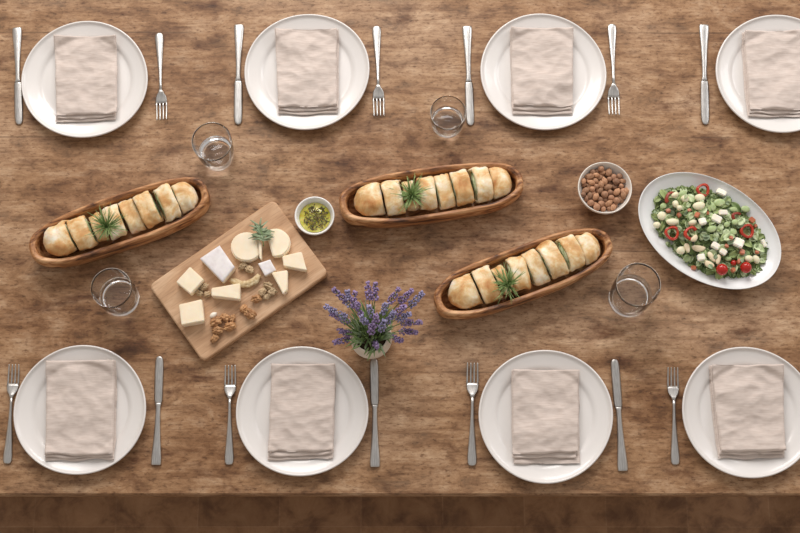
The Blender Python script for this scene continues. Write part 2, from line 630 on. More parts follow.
NZ = 0.0275
nap = [
    ([(54, 36), (116.5, 36), (117, 113), (56, 115)], 0.3, 0.012),
    ([(275, 29), (337, 29), (337, 105), (278, 106)], 0.1, 0.016),
    ([(511, 28), (573.5, 28), (573, 105), (513, 105)], 0.2, 0.017),
    ([(744.5, 31), (808, 30), (812, 108), (750, 109)], 1.3, 0.014),
    ([(46, 361), (114.5, 360), (113, 454), (45, 455)], 0.0, 0.010),
    ([(271.5, 364), (335.5, 364), (333, 450), (268, 452)], -0.2, 0.016),
    ([(512, 369.5), (579, 370), (579, 453), (513, 454)], 0.2, 0.017),
    ([(711.5, 365), (783, 364.5), (786, 450), (721, 451)], 1.4, 0.015),
]
nap_lab = [
    'beige linen napkin on the far left plate of the back row',
    'beige linen napkin on the back row plate above the oil dish',
    'crumpled beige linen napkin on the back row plate right of the glass',
    'beige linen napkin on the cut off plate at the back right',
    'beige linen napkin on the front left corner plate',
    'beige linen napkin on the front plate left of the potted lavender',
    'beige linen napkin on the front plate below the rightmost bread bowl',
    'beige linen napkin tilted on the front right plate, layers showing at its left',
]
for i, ((q, side, low), lb) in enumerate(zip(nap, nap_lab)):
    poly = []
    for (x, y) in q:
        p = P(x, y, NZ); p.z = 0
        poly.append(p)
    o = make_napkin(3 + i * 2, poly, 0, plate_c[i], side, 3, low, plates[i][2])
    tag(o, lb, 'napkin', 'folded linen napkins')


# ---------------------------------------------------------------- cutlery (local +Y towards the working end, origin mid-length)
def strip(bm, st, n=8):
    """st: list of (y, xl, xr, zc, thick); lens-shaped cross sections"""
    rings = []
    for y, xl, xr, zc, th in st:
        cx, hw = (xl + xr) / 2, (xr - xl) / 2
        rings.append([bm.verts.new((cx + hw * math.cos(2 * PI * k / n), y, zc + th / 2 * (abs(math.sin(2 * PI * k / n)) ** 0.7) * (1 if math.sin(2 * PI * k / n) >= 0 else -1))) for k in range(n)])
    for A, B in zip(rings, rings[1:]):
        for i in range(n):
            bm.faces.new((A[i], A[(i + 1) % n], B[(i + 1) % n], B[i]))
    bm.faces.new(rings[0]); bm.faces.new(rings[-1][::-1])


def make_knife():
    root = empty('table_knife', (0, 0, 0))
    bm = bmesh.new()
    hw = [(-0.1105, 0.0078, 0.0030), (-0.1098, 0.0096, 0.005), (-0.106, 0.0100, 0.0056), (-0.098, 0.0102, 0.006), (-0.085, 0.0092, 0.006), (-0.06, 0.0072, 0.006),
          (-0.03, 0.0056, 0.0058), (-0.005, 0.0048, 0.0056), (0.008, 0.0050, 0.0056), (0.012, 0.0064, 0.0052), (0.0145, 0.0066, 0.004)]
    strip(bm, [(y, -w, w, 0.0032, t) for y, w, t in hw], 12)
    link('handle', bm, M['steel'], parent=root)
    bm = bmesh.new()
    bl = [(0.0135, -0.0062, 0.0062), (0.017, -0.0075, 0.0075), (0.022, -0.0086, 0.0080), (0.05, -0.0092, 0.0082), (0.08, -0.0094, 0.0080), (0.095, -0.0092, 0.0077),
          (0.103, -0.0086, 0.0066), (0.1075, -0.0070, 0.0046), (0.1100, -0.0042, 0.0018)]
    strip(bm, [(y, a, b, 0.0030, 0.0022) for y, a, b in bl], 8)
    link('blade', bm, M['steel'], parent=root)
    return root


def make_fork():
    root = empty('table_fork', (0, 0, 0))
    bm = bmesh.new()
    hw = [(-0.1005, 0.003, 0.003), (-0.0995, 0.0068, 0.0036), (-0.095, 0.0088, 0.004), (-0.085, 0.0092, 0.004), (-0.07, 0.0080, 0.004), (-0.04, 0.0056, 0.0042),
          (-0.01, 0.0036, 0.0046), (0.02, 0.0029, 0.0048), (0.034, 0.0034, 0.0042)]
    strip(bm, [(y, -w, w, 0.0024 + 0.006 * max(0, (y + 0.06) / 0.1) ** 1.6, t) for y, w, t in hw], 10)
    link('handle', bm, M['steel'], parent=root)
    bm = bmesh.new()
    hd = [(0.032, 0.0034, 0.0038), (0.038, 0.0056, 0.003), (0.043, 0.0090, 0.0024), (0.048, 0.0112, 0.0022), (0.056, 0.0122, 0.0020), (0.0615, 0.0124, 0.0020)]
    zc = lambda y: 0.0084 - 0.0052 * math.sin(min(1, (y - 0.032) / 0.036) * PI / 2) + 0.004 * max(0, (y - 0.07) / 0.03) ** 1.3
    strip(bm, [(y, -w, w, zc(y), t) for y, w, t in hd], 12)
    link('head', bm, M['steel'], parent=root)
    for k in range(4):
        x0 = -0.0105 + k * 0.0070
        x1 = -0.0099 + k * 0.0066
        bm = bmesh.new()
        ss = []
        for t in (0, 0.2, 0.5, 0.8, 0.95, 1.0):
            y = 0.058 + t * 0.0425
            x = x0 + (x1 - x0) * t
            w = 0.0020 * (1 - 0.35 * t) * (0.55 if t == 1 else 1)
            ss.append((y, x - w, x + w, zc(y), 0.0019))
        strip(bm, ss, 6)
        link('tine', bm, M['steel'], parent=root)
    return root


knife0, fork0 = make_knife(), make_fork()


def lay(proto, first, h, t, lb, cat, grp, ln, flip=False):
    a, b = P(h[0], h[1], 0.004), P(t[0], t[1], 0.004)
    o = proto if first else copy_tree(proto)
    d = b - a
    m = (a + b) / 2
    o.location = (m.x, m.y, T + 0.0004)
    o.rotation_euler = (0, 0, math.atan2(-d.x, d.y))
    s = d.length / ln
    o.scale = (-s if flip else s, s, 1)
    tag(o, lb, cat, grp)


kn = [((17, 27.5), (18.5, 124.5), 'steel knife at the far left of the back row', False),
      ((239, 24.5), (237.5, 124.5), 'steel knife in the back row, left of the plate above the oil dish', False),
      ((467, 26), (470, 125.5), 'steel knife in the back row, blade right beside the upper middle glass', False),
      ((704, 24.5), (705, 124.5), 'steel knife furthest right in the back row', False),
      ((156, 465), (160, 356), 'steel knife at the front, below the cutting board corner', False),
      ((375, 467), (374.5, 358), 'steel knife at the front, just below the potted lavender', False),
      ((623, 471), (615, 359), 'steel knife furthest right in the front row, slightly tilted', False)]
for i, (h, t, lb, fp) in enumerate(kn):
    lay(knife0, i == 0, h, t, lb, 'knife', 'table knives', 0.221, fp)
fk = [((159, 33), (162, 120.5), 'steel fork right of the back left plate'),
      ((376.5, 26), (379, 116.5), 'steel fork in the back row, left of the upper middle glass'),
      ((612, 24), (614, 115.5), 'steel fork furthest right in the back row'),
      ((7, 463.5), (14.5, 364.5), 'steel fork at the front left corner, beside the picture edge'),
      ((229, 464.5), (230.5, 365.5), 'steel fork at the front, just below the cutting board'),
      ((472, 465.5), (472.5, 363), 'steel fork at the front, between lavender and the right bread bowl'),
      ((675.5, 464.5), (672.5, 367.5), 'steel fork furthest right in the front row, below the round glass')]
fk[5] = (fk[5][0], fk[5][1], 'steel fork in the front row, middle of the table, left of the third plate')
for i, (h, t, lb) in enumerate(fk):
    lay(fork0, i == 0, h, t, lb, 'fork', 'table forks', 0.201)


# ---------------------------------------------------------------- glasses
def make_glass(loc, rb, rt, h, base, fill, lb, wl):
    wt = 0.0010
    bm = bmesh.new()
    rr = lambda z: rb + (rt - rb) * (z / h) ** 0.8 + 0.0010 * math.sin(PI * z / h)
    out = [(0, 0.0008), (rb * 0.5, 0.0006), (rb - 0.004, 0.0), (rb - 0.0012, 0.0012), (rb, 0.004)]
    out += [(rr(h * t), h * t) for t in (0.12, 0.25, 0.4, 0.6, 0.8, 0.95)] + [(rt, h - 0.0006), (rt - wt * 0.15, h - 0.0002), (rt - wt * 0.5, h), (rt - wt * 0.85, h - 0.0002)]
    inn = [(rt - wt, h - 0.0006)] + [(rr(h * t) - wt - 0.0012 * (1 - t), h * t) for t in (0.9, 0.7, 0.5, 0.35, 0.25)]
    inn += [(rr(base) - 0.0044, base + 0.008), (rb - 0.0080, base + 0.0026), (rb - 0.0125, base + 0.0004), (rb * 0.4, base), (0, base)]
    lathe(bm, out + inn, 72)
    g = link('water_glass', bm, M['glass'], loc=loc)
    tag(g, lb, 'glass', 'water glasses')
    if fill:
        bm = bmesh.new()
        zf = fill
        ri = lambda z: rr(z) - wt - 0.0012 * (1 - z / h) + 0.0004
        pr = [(0, base - 0.0004), (rb * 0.4, base - 0.0004), (rb - 0.0098, base), (rb - 0.0055, base + 0.0018), (rr(base) - 0.0032, base + 0.0056)]
        pr += [(ri(z), z) for z in (0.3 * zf + 0.7 * (base + 0.01), 0.7 * zf + 0.3 * (base + 0.01), zf - 0.0004)] + [(ri(zf) - 0.0012, zf), (0, zf)]
        lathe(bm, pr, 72)
        w = link('drinking_water', bm, M['water'], loc=loc)
        tag(w, wl, 'water', 'water in the glasses', 'stuff')


make_glass(P(218, 156.5), 0.0345, 0.0425, 0.098, 0.015, 0,
           'clear glass tumbler above the left bread bowl, furthest back on the left', 'clear water in the glass behind the left bread bowl')
make_glass(P(447, 124.5), 0.0330, 0.0385, 0.074, 0.014, 0,
           'clear glass tumbler at the back middle, against a knife blade', 'clear water in the glass at the back middle')
make_glass(P(121.5, 299), 0.0390, 0.0415, 0.104, 0.016, 0,
           'clear glass tumbler between the left bread bowl and the cutting board', 'clear water in the glass left of the cutting board')
make_glass(P(628, 298.5), 0.0425, 0.0450, 0.128, 0.017, 0,
           'widest clear glass tumbler, between bread bowl and salad platter', 'clear water in the wide glass near the salad')


# ---------------------------------------------------------------- bread bowls
BH = 0.055


def plan(a, n=2.5):
    c, s = math.cos(a), math.sin(a)
    return (abs(c) ** (2 / n)) * (1 if c >= 0 else -1), (abs(s) ** (2 / n)) * (1 if s >= 0 else -1)


def make_boat(seed, L, W):
    """carved oval bowl, L half length, W half width"""
    bm = bmesh.new()
    N = 120
    # (inset from outline, z)
    prof = [(0.013, 0.0), (0.0060, 0.002), (0.0022, 0.010), (0.0004, 0.024), (0.0000, 0.040), (0.0008, 0.051), (0.0035, BH), (0.0068, BH + 0.0004),
            (0.0080, BH - 0.0020), (0.0096, BH - 0.0016), (0.0116, BH - 0.004), (0.0128, BH - 0.010), (0.0138, 0.028), (0.0160, 0.018), (0.0230, 0.0128), (0.033, 0.012)]
    rings = []
    for d, z in prof:
        ring = []
        for i in range(N):
            a = 2 * PI * i / N
            px, py = plan(a, 2.95)
            # pointed-oval outline, slightly asymmetric
            w = W * (1 - 0.05 * px * px)
            q = Vector((math.cos(a) * 2.1 + seed, math.sin(a) * 2.1, seed))
            wob = noise.noise(q) * 0.0022
            lx = max(0.01, L - d * 1.25 + wob) * px
            ly = max(0.004, w - d + wob) * py
            zz = z
            if z > 0.042: zz = z + noise.noise(q * 1.6 + Vector((0, 0, 4))) * 0.0022 + 0.0045 * abs(px) ** 4
            if d > 0.008: pass
            ring.append(bm.verts.new((lx, ly, zz)))
        rings.append(ring)
    for A, B in zip(rings, rings[1:]):
        for i in range(N):
            j = (i + 1) % N
            bm.faces.new((A[i], A[j], B[j], B[i]))
    bm.faces.new(rings[0][::-1])
    bm.faces.new(rings[-1])
    o = link('wooden_bread_bowl', bm, M['bowlwood'])
    return o


def bread_profile(hw, h, n=30):
    pts = []
    for k in range(n):
        a = 2 * PI * k / n
        c, s = math.cos(a), math.sin(a)
        e = 2 / 2.5
        x = (abs(c) ** e) * (1 if c >= 0 else -1)
        z = (abs(s) ** e) * (1 if s >= 0 else -1)
        z01 = (z + 1) / 2
        x *= 0.72 + 0.31 * min(1, z01 * 1.7) - 0.08 * max(0, z01 - 0.6)
        pts.append((x * hw, z01 * h))
    return pts


def make_slice(parent, u0, u1, hw, h, seed, lean, yaw, endcap, lb):
    """bread slice between u0 and u1 along the bowl; endcap -1 left heel, 1 right heel"""
    th = u1 - u0
    root = empty('bread_slice', (0, 0, 0))
    N = 36
    prof = bread_profile(hw, h, N)
    ns = 9
    bm = bmesh.new()
    rings = []
    for s in range(ns + 1):
        t = s / ns
        x = -th / 2 + th * t
        k = 1.0
        e = min(t, 1 - t) * th
        k = 1 - 0.045 * max(0, 1 - e / 0.003) ** 2
        if endcap == -1:
            k *= math.sqrt(max(0.02, 1 - (1 - min(1, t * 1.5 + 0.16)) ** 2.3))
        if endcap == 1:
            k *= 1 - 0.26 * max(0, (t - 0.62) / 0.38) ** 1.5
        ring = []
        for (py, pz) in prof:
            zc = h * 0.45
            q = Vector((x * 38 + seed * 3.7, py * 38, pz * 38 + seed))
            d = min(0.07, noise.noise(q) * 0.13 + noise.noise(q * 2.3) * 0.06) - 0.05 * max(0.0, 1 - abs(noise.noise(q * 1.2 + Vector((4, 4, 4)))) / 0.10)
            yy = py * k * (1 + d)
            yy += 0.0012 * noise.noise(Vector((x * 120, seed, pz * 60)))
            zz = zc + (pz - zc) * (k * (1 + d) if pz > zc else (0.5 + 0.5 * k))
            zz = max(0, zz)
            xx = x + lean * (zz - zc) + noise.noise(Vector((py * 45, pz * 45, seed + t * 0.3))) * 0.0018
            # cut faces follow an arc
            ring.append(bm.verts.new((xx, yy, zz)))
        rings.append(ring)
    for A, B in zip(rings, rings[1:]):
        for i in range(N):
            j = (i + 1) % N
            bm.faces.new((A[i], A[j], B[j], B[i]))

    def cap_ring(ring, sgn, closed):
        # crust thickness on the cut face, then an open mouth for the filling
        c = Vector((0, 0, 0))
        for v in ring: c += v.co
        c /= len(ring)
        if closed:
            mid = [bm.verts.new(c + (v.co - c) * 0.55 + Vector((sgn * 0.006, 0, 0))) for v in ring]
            for i in range(N):
                j = (i + 1) % N
                bm.faces.new((ring[i], ring[j], mid[j], mid[i]))
            cv = bm.verts.new(c + Vector((sgn * 0.008, 0, 0)))
            for i in range(N):
                bm.faces.new((mid[i], mid[(i + 1) % N], cv))
        else:
            inn = [bm.verts.new(c + (v.co - c) * 0.86) for v in ring]
            deep = [bm.verts.new(c + (v.co - c) * 0.86 - Vector((sgn * 0.002, 0, 0))) for v in ring]
            for i in range(N):
                j = (i + 1) % N
                bm.faces.new((ring[i], ring[j], inn[j], inn[i]))
                bm.faces.new((inn[i], inn[j], deep[j], deep[i]))
    cap_ring(rings[0], -1, endcap == -1)
    cap_ring(rings[-1], 1, endcap == 1)
    link('crust', bm, M['crust'], parent=root)
    # filling
    bm = bmesh.new()
    fr = []
    x0 = -th / 2 + (0.012 if endcap == -1 else 0.0008)
    x1 = th / 2 - (0.010 if endcap == 1 else 0.0008)
    for s in range(5):
        t = s / 4
        x = x0 + (x1 - x0) * t
        k = 0.80
        if endcap == 1 and t > 0.6: k = 0.62
        if endcap == -1 and t < 0.4: k = 0.6
        ring = []
        for (py, pz) in prof:
            zc = h * 0.45
            q = Vector((py * 90, pz * 90, seed + s))
            zz = zc + (pz - zc) * k
            ring.append(bm.verts.new((x + lean * (zz - zc) + noise.noise(q) * 0.0005, py * k, zz)))
        fr.append(ring)
    for A, B in zip(fr, fr[1:]):
        for i in range(N):
            j = (i + 1) % N
            bm.faces.new((A[i], A[j], B[j], B[i]))
    bm.faces.new(fr[0][::-1]); bm.faces.new(fr[-1])
    link('filling', bm, M['filling'], parent=root)
    return root


# u in pixels along the bowl, measured from its left tip on a 183 px long bowl
SL = [(18, 42.8, 0.95, 1.00, -0.05, 2, -1), (44.8, 62.8, 1.03, 1.04, -0.06, 3, 0), (65, 76.5, 0.86, 0.80, -0.05, 6, 0), (78.5, 94.5, 0.98, 0.97, 0.06, -2, 0),
      (96.5, 111.5, 1.0, 0.90, 0.06, 4, 0), (113.5, 130.5, 1.05, 1.08, -0.05, 7, 0), (133.5, 148.5, 1.02, 1.02, 0.16, 5, 0), (150.8, 168, 0.92, 0.98, 0.08, 3, 1)]
pos_word = ['rounded left end slice', 'second slice from the left', 'third, smallest slice', 'fourth slice from the left', 'fifth slice from the left',
            'sixth, tallest slice', 'seventh slice, next to last', 'blunt right end slice']
boats = [(118.8, 220, 20.4, 0.1955, 'left', 'left bread bowl', 1.0), (431.5, 192.3, 8.3, 0.1965, 'back', 'upper middle bread bowl', 1.0), (523.6, 271.5, 20.6, 0.1965, 'front', 'lower right bread bowl', 1.0)]
blab = ['long oval wooden bowl of sliced bread at the left, above a glass',
        'long oval wooden bowl of sliced bread at the back middle, beside the oil dish',
        'long oval wooden bowl of sliced bread between the lavender and the wide glass']
tuft = [(107, 227), (411.5, 196), (508, 285)]


def make_tuft(name, loc, seed, n, rad, mat, width=0.0011, up=0.5, seg=5):
    rnd = random.Random(seed)
    root = empty(name, loc)
    bm = bmesh.new()
    for i in range(n):
        a = 2 * PI * i / n + rnd.uniform(-0.3, 0.3)
        el = rnd.uniform(0.05, 1.0) ** 1.2 * up * PI / 2 * 1.2
        L = rad * rnd.uniform(0.6, 1.1)
        d = Vector((math.cos(a) * math.cos(el), math.sin(a) * math.cos(el), math.sin(el)))
        pts = []
        bend = rnd.uniform(-0.2, 0.35)
        st = Vector((rnd.uniform(-1, 1), rnd.uniform(-1, 1), 0)) * 0.003
        side = Vector((-d.y, d.x, 0)) * rnd.uniform(-0.22, 0.22)
        for k in range(seg):
            t = k / (seg - 1)
            pts.append(st + d * L * t + side * L * t * t + Vector((0, 0, -bend * L * t * t * 0.5 + 0.002)))
        w = width * rnd.uniform(0.8, 1.3)
        tube(bm, pts, [w * 0.7, w * 1.1, w, w * 0.7, w * 0.25][:seg], 5, 0.45)
    link('needles', bm, mat, parent=root)
    bm = bmesh.new()
    tube(bm, [(-0.004, 0, -0.008), (0, 0, 0), (0.001, 0.001, 0.008)], [0.0016, 0.0015, 0.001], 6)
    link('stem', bm, M['stem'], parent=root)
    return root


def settle(root, c, rz, L, W):
    """press the dough of a slice inside the hollow of its bowl"""
    inner = [(0.000, 0.033), (0.012, 0.033), (0.0128, 0.0230), (0.018, 0.0160), (0.028, 0.0138), (0.045, 0.0128), (0.051, 0.0116)]
    Mw = Matrix.Translation(root.location) @ root.rotation_euler.to_matrix().to_4x4()
    Bw = Matrix.Translation(Vector((c.x, c.y, T))) @ Matrix.Rotation(rz, 4, 'Z')
    A = Bw.inverted() @ Mw
    Ai = A.inverted()
    for ch in root.children:
        for v in ch.data.vertices:
            p = A @ v.co
            if p.z > 0.053: continue
            d = inner[-1][1]
            for (z0, d0), (z1, d1) in zip(inner, inner[1:]):
                if z0 <= p.z <= z1:
                    d = d0 + (d1 - d0) * (p.z - z0) / (z1 - z0)
                    break
            a, b = L - d * 1.25 - 0.004, W * 0.96 - d - 0.0042
            if ch.name.startswith('filling'): a -= 0.002; b -= 0.002
            q = (abs(p.x) / a) ** 2.9 + (abs(p.y) / b) ** 2.9
            if q > 1:
                k = q ** (-1 / 2.9)
                p.x *= k; p.y *= k
                v.co = Ai @ p


for bi, (cx, cy, ang, HL, key, where, sc) in enumerate(boats):
    c = P(cx, cy, BH)
    c.z = 0
    rz = R(ang)
    o = make_boat(1.3 + bi * 2.7, HL, 0.0575)
    o.location = (c.x, c.y, T)
    o.rotation_euler = (0, 0, rz)
    tag(o, blab[bi], 'bowl', 'carved wooden bread bowls')
    rnd = random.Random(40 + bi)
    for si, (u0, u1, kw, kh, lean, yaw, cap) in enumerate(SL):
        k = 2 * HL / 183.0
        a, b = (u0 - 91.5) * k, (u1 - 91.5) * k
        s = make_slice(None, a, b, 0.0374 * kw * rnd.uniform(0.95, 1.03), 0.056 * kh * rnd.uniform(0.93, 1.06), rnd.random() * 30, lean + rnd.uniform(-0.03, 0.03), yaw, cap, '')
        m = (a + b) / 2
        yoff = 0.0022 + rnd.uniform(-0.0008, 0.0008)
        s.location = (c.x + m * math.cos(rz) - yoff * math.sin(rz), c.y + m * math.sin(rz) + yoff * math.cos(rz), T + 0.0155)
        s.rotation_euler = (0, 0, rz + R(yaw + rnd.uniform(-4, 4)))
        settle(s, c, rz, HL, 0.0575)
        tag(s, '%s of the loaf in the %s' % (pos_word[si], where), 'bread', 'bread slices in the wooden bowls')
    tp = P(tuft[bi][0], tuft[bi][1], 0.062)
    t = make_tuft('rosemary_sprig', tp, 90 + bi, 84, 0.048, M['rosemary'], 0.0010, 0.75)
    t.rotation_euler = (R(-12), R(6), bi * 1.1)
    tag(t, 'green needle herb tuft lying on the loaf in the %s' % where, 'herb', 'herb tufts on the loaves')

# ---------------------------------------------------------------- cutting board
BT = 0.021
cor = [P(x, y, BT) for x, y in ((271, 203), (328, 271.5), (204, 358.5), (151, 286))]
bc = sum(cor, Vector()) / 4
ax = (cor[0] - cor[3]).normalized()
ang_b = math.atan2(ax.y, ax.x)
bl = ((cor[0] - cor[3]).length + (cor[1] - cor[2]).length) / 2
bw = ((cor[0] - cor[1]).length + (cor[3] - cor[2]).length) / 2
bl += 0.009; bw += 0.009
bm = bmesh.new()
outl = []
rc = 0.013
for (sx, sy, a0) in ((1, 1, 0), (-1, 1, 90), (-1, -1, 180), (1, -1, 270)):
    for k in range(9):
        a = R(a0 + k * 90 / 8)
        outl.append(((sx * (bl / 2 - rc)) + rc * math.cos(a), (sy * (bw / 2 - rc)) + rc * math.sin(a)))
rings = []
for d, z in ((0.003, 0.0), (0.0008, 0.001), (0, 0.003), (0, BT - 0.004), (0.0008, BT - 0.0015), (0.003, BT)):
    rings.append([bm.verts.new((x * (1 - 2 * d / bl), y * (1 - 2 * d / bw), z)) for x, y in outl])
for A, B in zip(rings, rings[1:]):
    for i in range(len(outl)):
        j = (i + 1) % len(outl)
        bm.faces.new((A[i], A[j], B[j], B[i]))
bm.faces.new(rings[0][::-1]); bm.faces.new(rings[-1])
o = link('cutting_board', bm, M['board'], loc=(bc.x, bc.y, 0), rot=(0, 0, ang_b), smooth=False)
tag(o, 'pale rectangular wooden cutting board with cheese and walnuts', 'cutting board')


# cheeses: prisms traced on their top faces
def prism(name, pix, h, mat, seed=0, z0=BT, bev=0.0016, slope=None, rind=None, rindm=None, taper=0.0):
    zt = z0 + h
    pts = [P(x, y, zt) for x, y in pix]
    c = sum(pts, Vector()) / len(pts)
    bm = bmesh.new()
    top = [bm.verts.new((p.x - c.x, p.y - c.y, h)) for p in pts]
    bot = [bm.verts.new(((p.x - c.x) * (1 + taper), (p.y - c.y) * (1 + taper), 0)) for p in pts]
    n = len(pts)
    bm.faces.new(top); bm.faces.new(bot[::-1])
    for i in range(n):
        j = (i + 1) % n
        bm.faces.new((top[i], bot[i], bot[j], top[j]))
    bmesh.ops.recalc_face_normals(bm, faces=bm.faces)
    bmesh.ops.bevel(bm, geom=bm.edges[:], offset=bev, segments=2, affect='EDGES')
    bmesh.ops.triangulate(bm, faces=[f for f in bm.faces if len(f.verts) > 4])
    bmesh.ops.subdivide_edges(bm, edges=[e for e in bm.edges if e.calc_length() > 0.008], cuts=2, use_grid_fill=True)
    for v in bm.verts:
        q = v.co * 55 + Vector((seed, 0, seed))
        v.co += Vector((noise.noise(q), noise.noise(q + Vector((9, 0, 0))), 0)) * 0.0007
        if v.co.z > 0.002: v.co.z += noise.noise(q + Vector((0, 9, 0))) * 0.0006
    return link(name, bm, mat, loc=(c.x, c.y, z0 + 0.0002), smooth=False), c


ch = [
    ([(190, 266.5), (204, 279.5), (190.5, 294), (176, 282)], 0.024, 'cheese', 'pale yellow square of cheese, upper of the two at the board\'s left end'),
    ([(179, 304.5), (201.5, 299), (204, 321), (181.5, 325)], 0.024, 'cheese', 'pale yellow square of cheese nearest the bottom corner of the board'),
    ([(211.5, 288), (240, 283), (240, 299.5), (211.5, 296)], 0.022, 'cheese', 'narrow wedge of pale cheese lying flat in the middle of the board'),
    ([(271.5, 272.5), (287.5, 270), (287.5, 290), (283, 294)], 0.020, 'cheese', 'thin triangular cheese wedge pointing down near the walnuts'),
    ([(282, 256), (301.5, 251.5), (307, 270.5), (283.5, 266)], 0.020, 'cheese', 'cheese wedge nearest the right edge of the board'),
]
for i, (px, h, mt, lb) in enumerate(ch):
    o, _ = prism('cheese_piece', px, h, M[mt], i * 3.3)
    tag(o, lb, 'cheese', 'cheese pieces on the board')
# rind pieces: cheese body with a white rind sheet on top
for i, (px, h, lb) in enumerate([
    ([(200, 258.5), (219.5, 245.5), (234.5, 267), (222.5, 282)], 0.026, 'large wedge of cheese with a white bloomy rind'),
    ([(258, 263.5), (270, 259.5), (276, 270), (265, 276)], 0.018, 'small square of white rind cheese in the middle of the board')]):
    o, c = prism('rind_cheese', px, h - 0.002, M['cheese'], 20 + i)
    zt = h - 0.002
    pts = [P(x, y, BT + h) for x, y in px]
    bm = bmesh.new()
    cc = sum(pts, Vector()) / 4
    K = 14
    g = []
    for s in (0, 1):
        gg = [[None] * (K + 1) for _ in range(K + 1)]
        for a in range(K + 1):
            for b in range(K + 1):
                u, v = a / K, b / K
                p = pts[0].lerp(pts[1], u).lerp(pts[3].lerp(pts[2], u), v)
                e = min(1, min(u, 1 - u, v, 1 - v) * 12)
                z = zt - 0.0004 if s == 0 else zt + 0.0008 + 0.0014 * e + noise.noise(p * 130) * 0.0004
                q = (p - cc) * 1.01 + cc
                gg[a][b] = bm.verts.new((q.x - c.x, q.y - c.y, z))
        g.append(gg)
    for s in (0, 1):
        for a in range(K):
            for b in range(K):
                bm.faces.new((g[s][a][b], g[s][a + 1][b], g[s][a + 1][b + 1], g[s][a][b + 1]))
    lp = [(a, 0) for a in range(K)] + [(K, b) for b in range(K)] + [(a, K) for a in range(K, 0, -1)] + [(0, b) for b in range(K, 0, -1)]
    for p, q in zip(lp, lp[1:] + lp[:1]):
        bm.faces.new((g[0][p[0]][p[1]], g[1][p[0]][p[1]], g[1][q[0]][q[1]], g[0][q[0]][q[1]]))
    r = link('rind', bm, M['cheese_rind'], parent=o)
    r.location = (0, 0, 0)
    r['label'] = 'white bloomy rind'
    tag(o, lb, 'cheese', 'cheese pieces on the board')


def half_round(cx, cy, r, a0, a1, h, lb, seed):
    pix = []
    for k in range(25):
        a = R(a0 + (a1 - a0) * k / 24)
        pix.append((cx + r * math.cos(a), cy - r * 0.92 * math.sin(a)))
    o, _ = prism('cheese_round', pix, h, M['cheese'], seed, bev=0.0028)
    tag(o, lb, 'cheese', 'cheese pieces on the board')


half_round(246.5, 246.5, 16, 50, 322, 0.018, 'cut round of smooth pale cheese left of the herb sprig', 31)
half_round(275, 242.5, 15.5, -98, 128, 0.018, 'half round of smooth pale cheese right of the herb sprig', 37)
o, _ = prism('cheese_piece', [(258, 237), (261.5, 243), (261.5, 259.5), (259.5, 258)], 0.021, M['cheese'], 44, bev=0.0006)
tag(o, 'thin upright sliver of cheese between the two rounds', 'cheese', 'cheese pieces on the board')

# herb sprig on the rounds
tp = P(262, 234, BT + 0.026)
rnd = random.Random(5)
root = empty('herb_sprig', tp)
bm = bmesh.new()
tube(bm, [(-0.004, 0.010, 0.001), (0, 0, 0.002), (0.003, -0.02, 0.0)], [0.0012, 0.0012, 0.0008], 6)
link('stem', bm, M['stem'], parent=root)
bm = bmesh.new()
for i in range(52):
    t = i / 51
    base = Vector((-0.004 + 0.007 * t, 0.012 - 0.024 * t, 0.002))
    a = (PI / 2 if i % 2 else -PI / 2) * rnd.uniform(0.3, 1.0) + PI / 2 + rnd.uniform(-0.3, 0.3)
    if i < 8: a = rnd.uniform(0.2, 2.9)
    L = rnd.uniform(0.012, 0.022)
    d = Vector((math.cos(a), math.sin(a) * 0.8 - 0.1, rnd.uniform(-0.1, 0.5)))
    pts = [base + d * L * s + Vector((0, 0, -0.006 * s * s)) for s in (0, 0.35, 0.7, 1)]
    tube(bm, pts, [0.0007, 0.0014, 0.0012, 0.0003], 6, 0.35)
link('leaves', bm, M['sage'], parent=root)
root.scale = (1.35, 1.35, 1.2)
tag(root, 'grey green herb sprig lying on the two cheese rounds', 'herb')


# walnuts
def walnut(px, py, s, rz, mat, lb, seed, z=BT):
    p = P(px, py, z + 0.006)
    bm = bmesh.new()
    blob(bm, (0, 0.0, 0.0), (0.0118 * s, 0.0080 * s, 0.0066 * s), 4, 0.50, 2.6, seed, crease=0.35)
    mz = min(v.co.z for v in bm.verts)
    for v in bm.verts: v.co.z -= mz
    o = link('walnut_kernel', bm, mat, loc=(p.x, p.y, z + 0.0002), rot=(0, 0, rz))
    tag(o, lb, 'walnut', 'walnut kernels on the board')


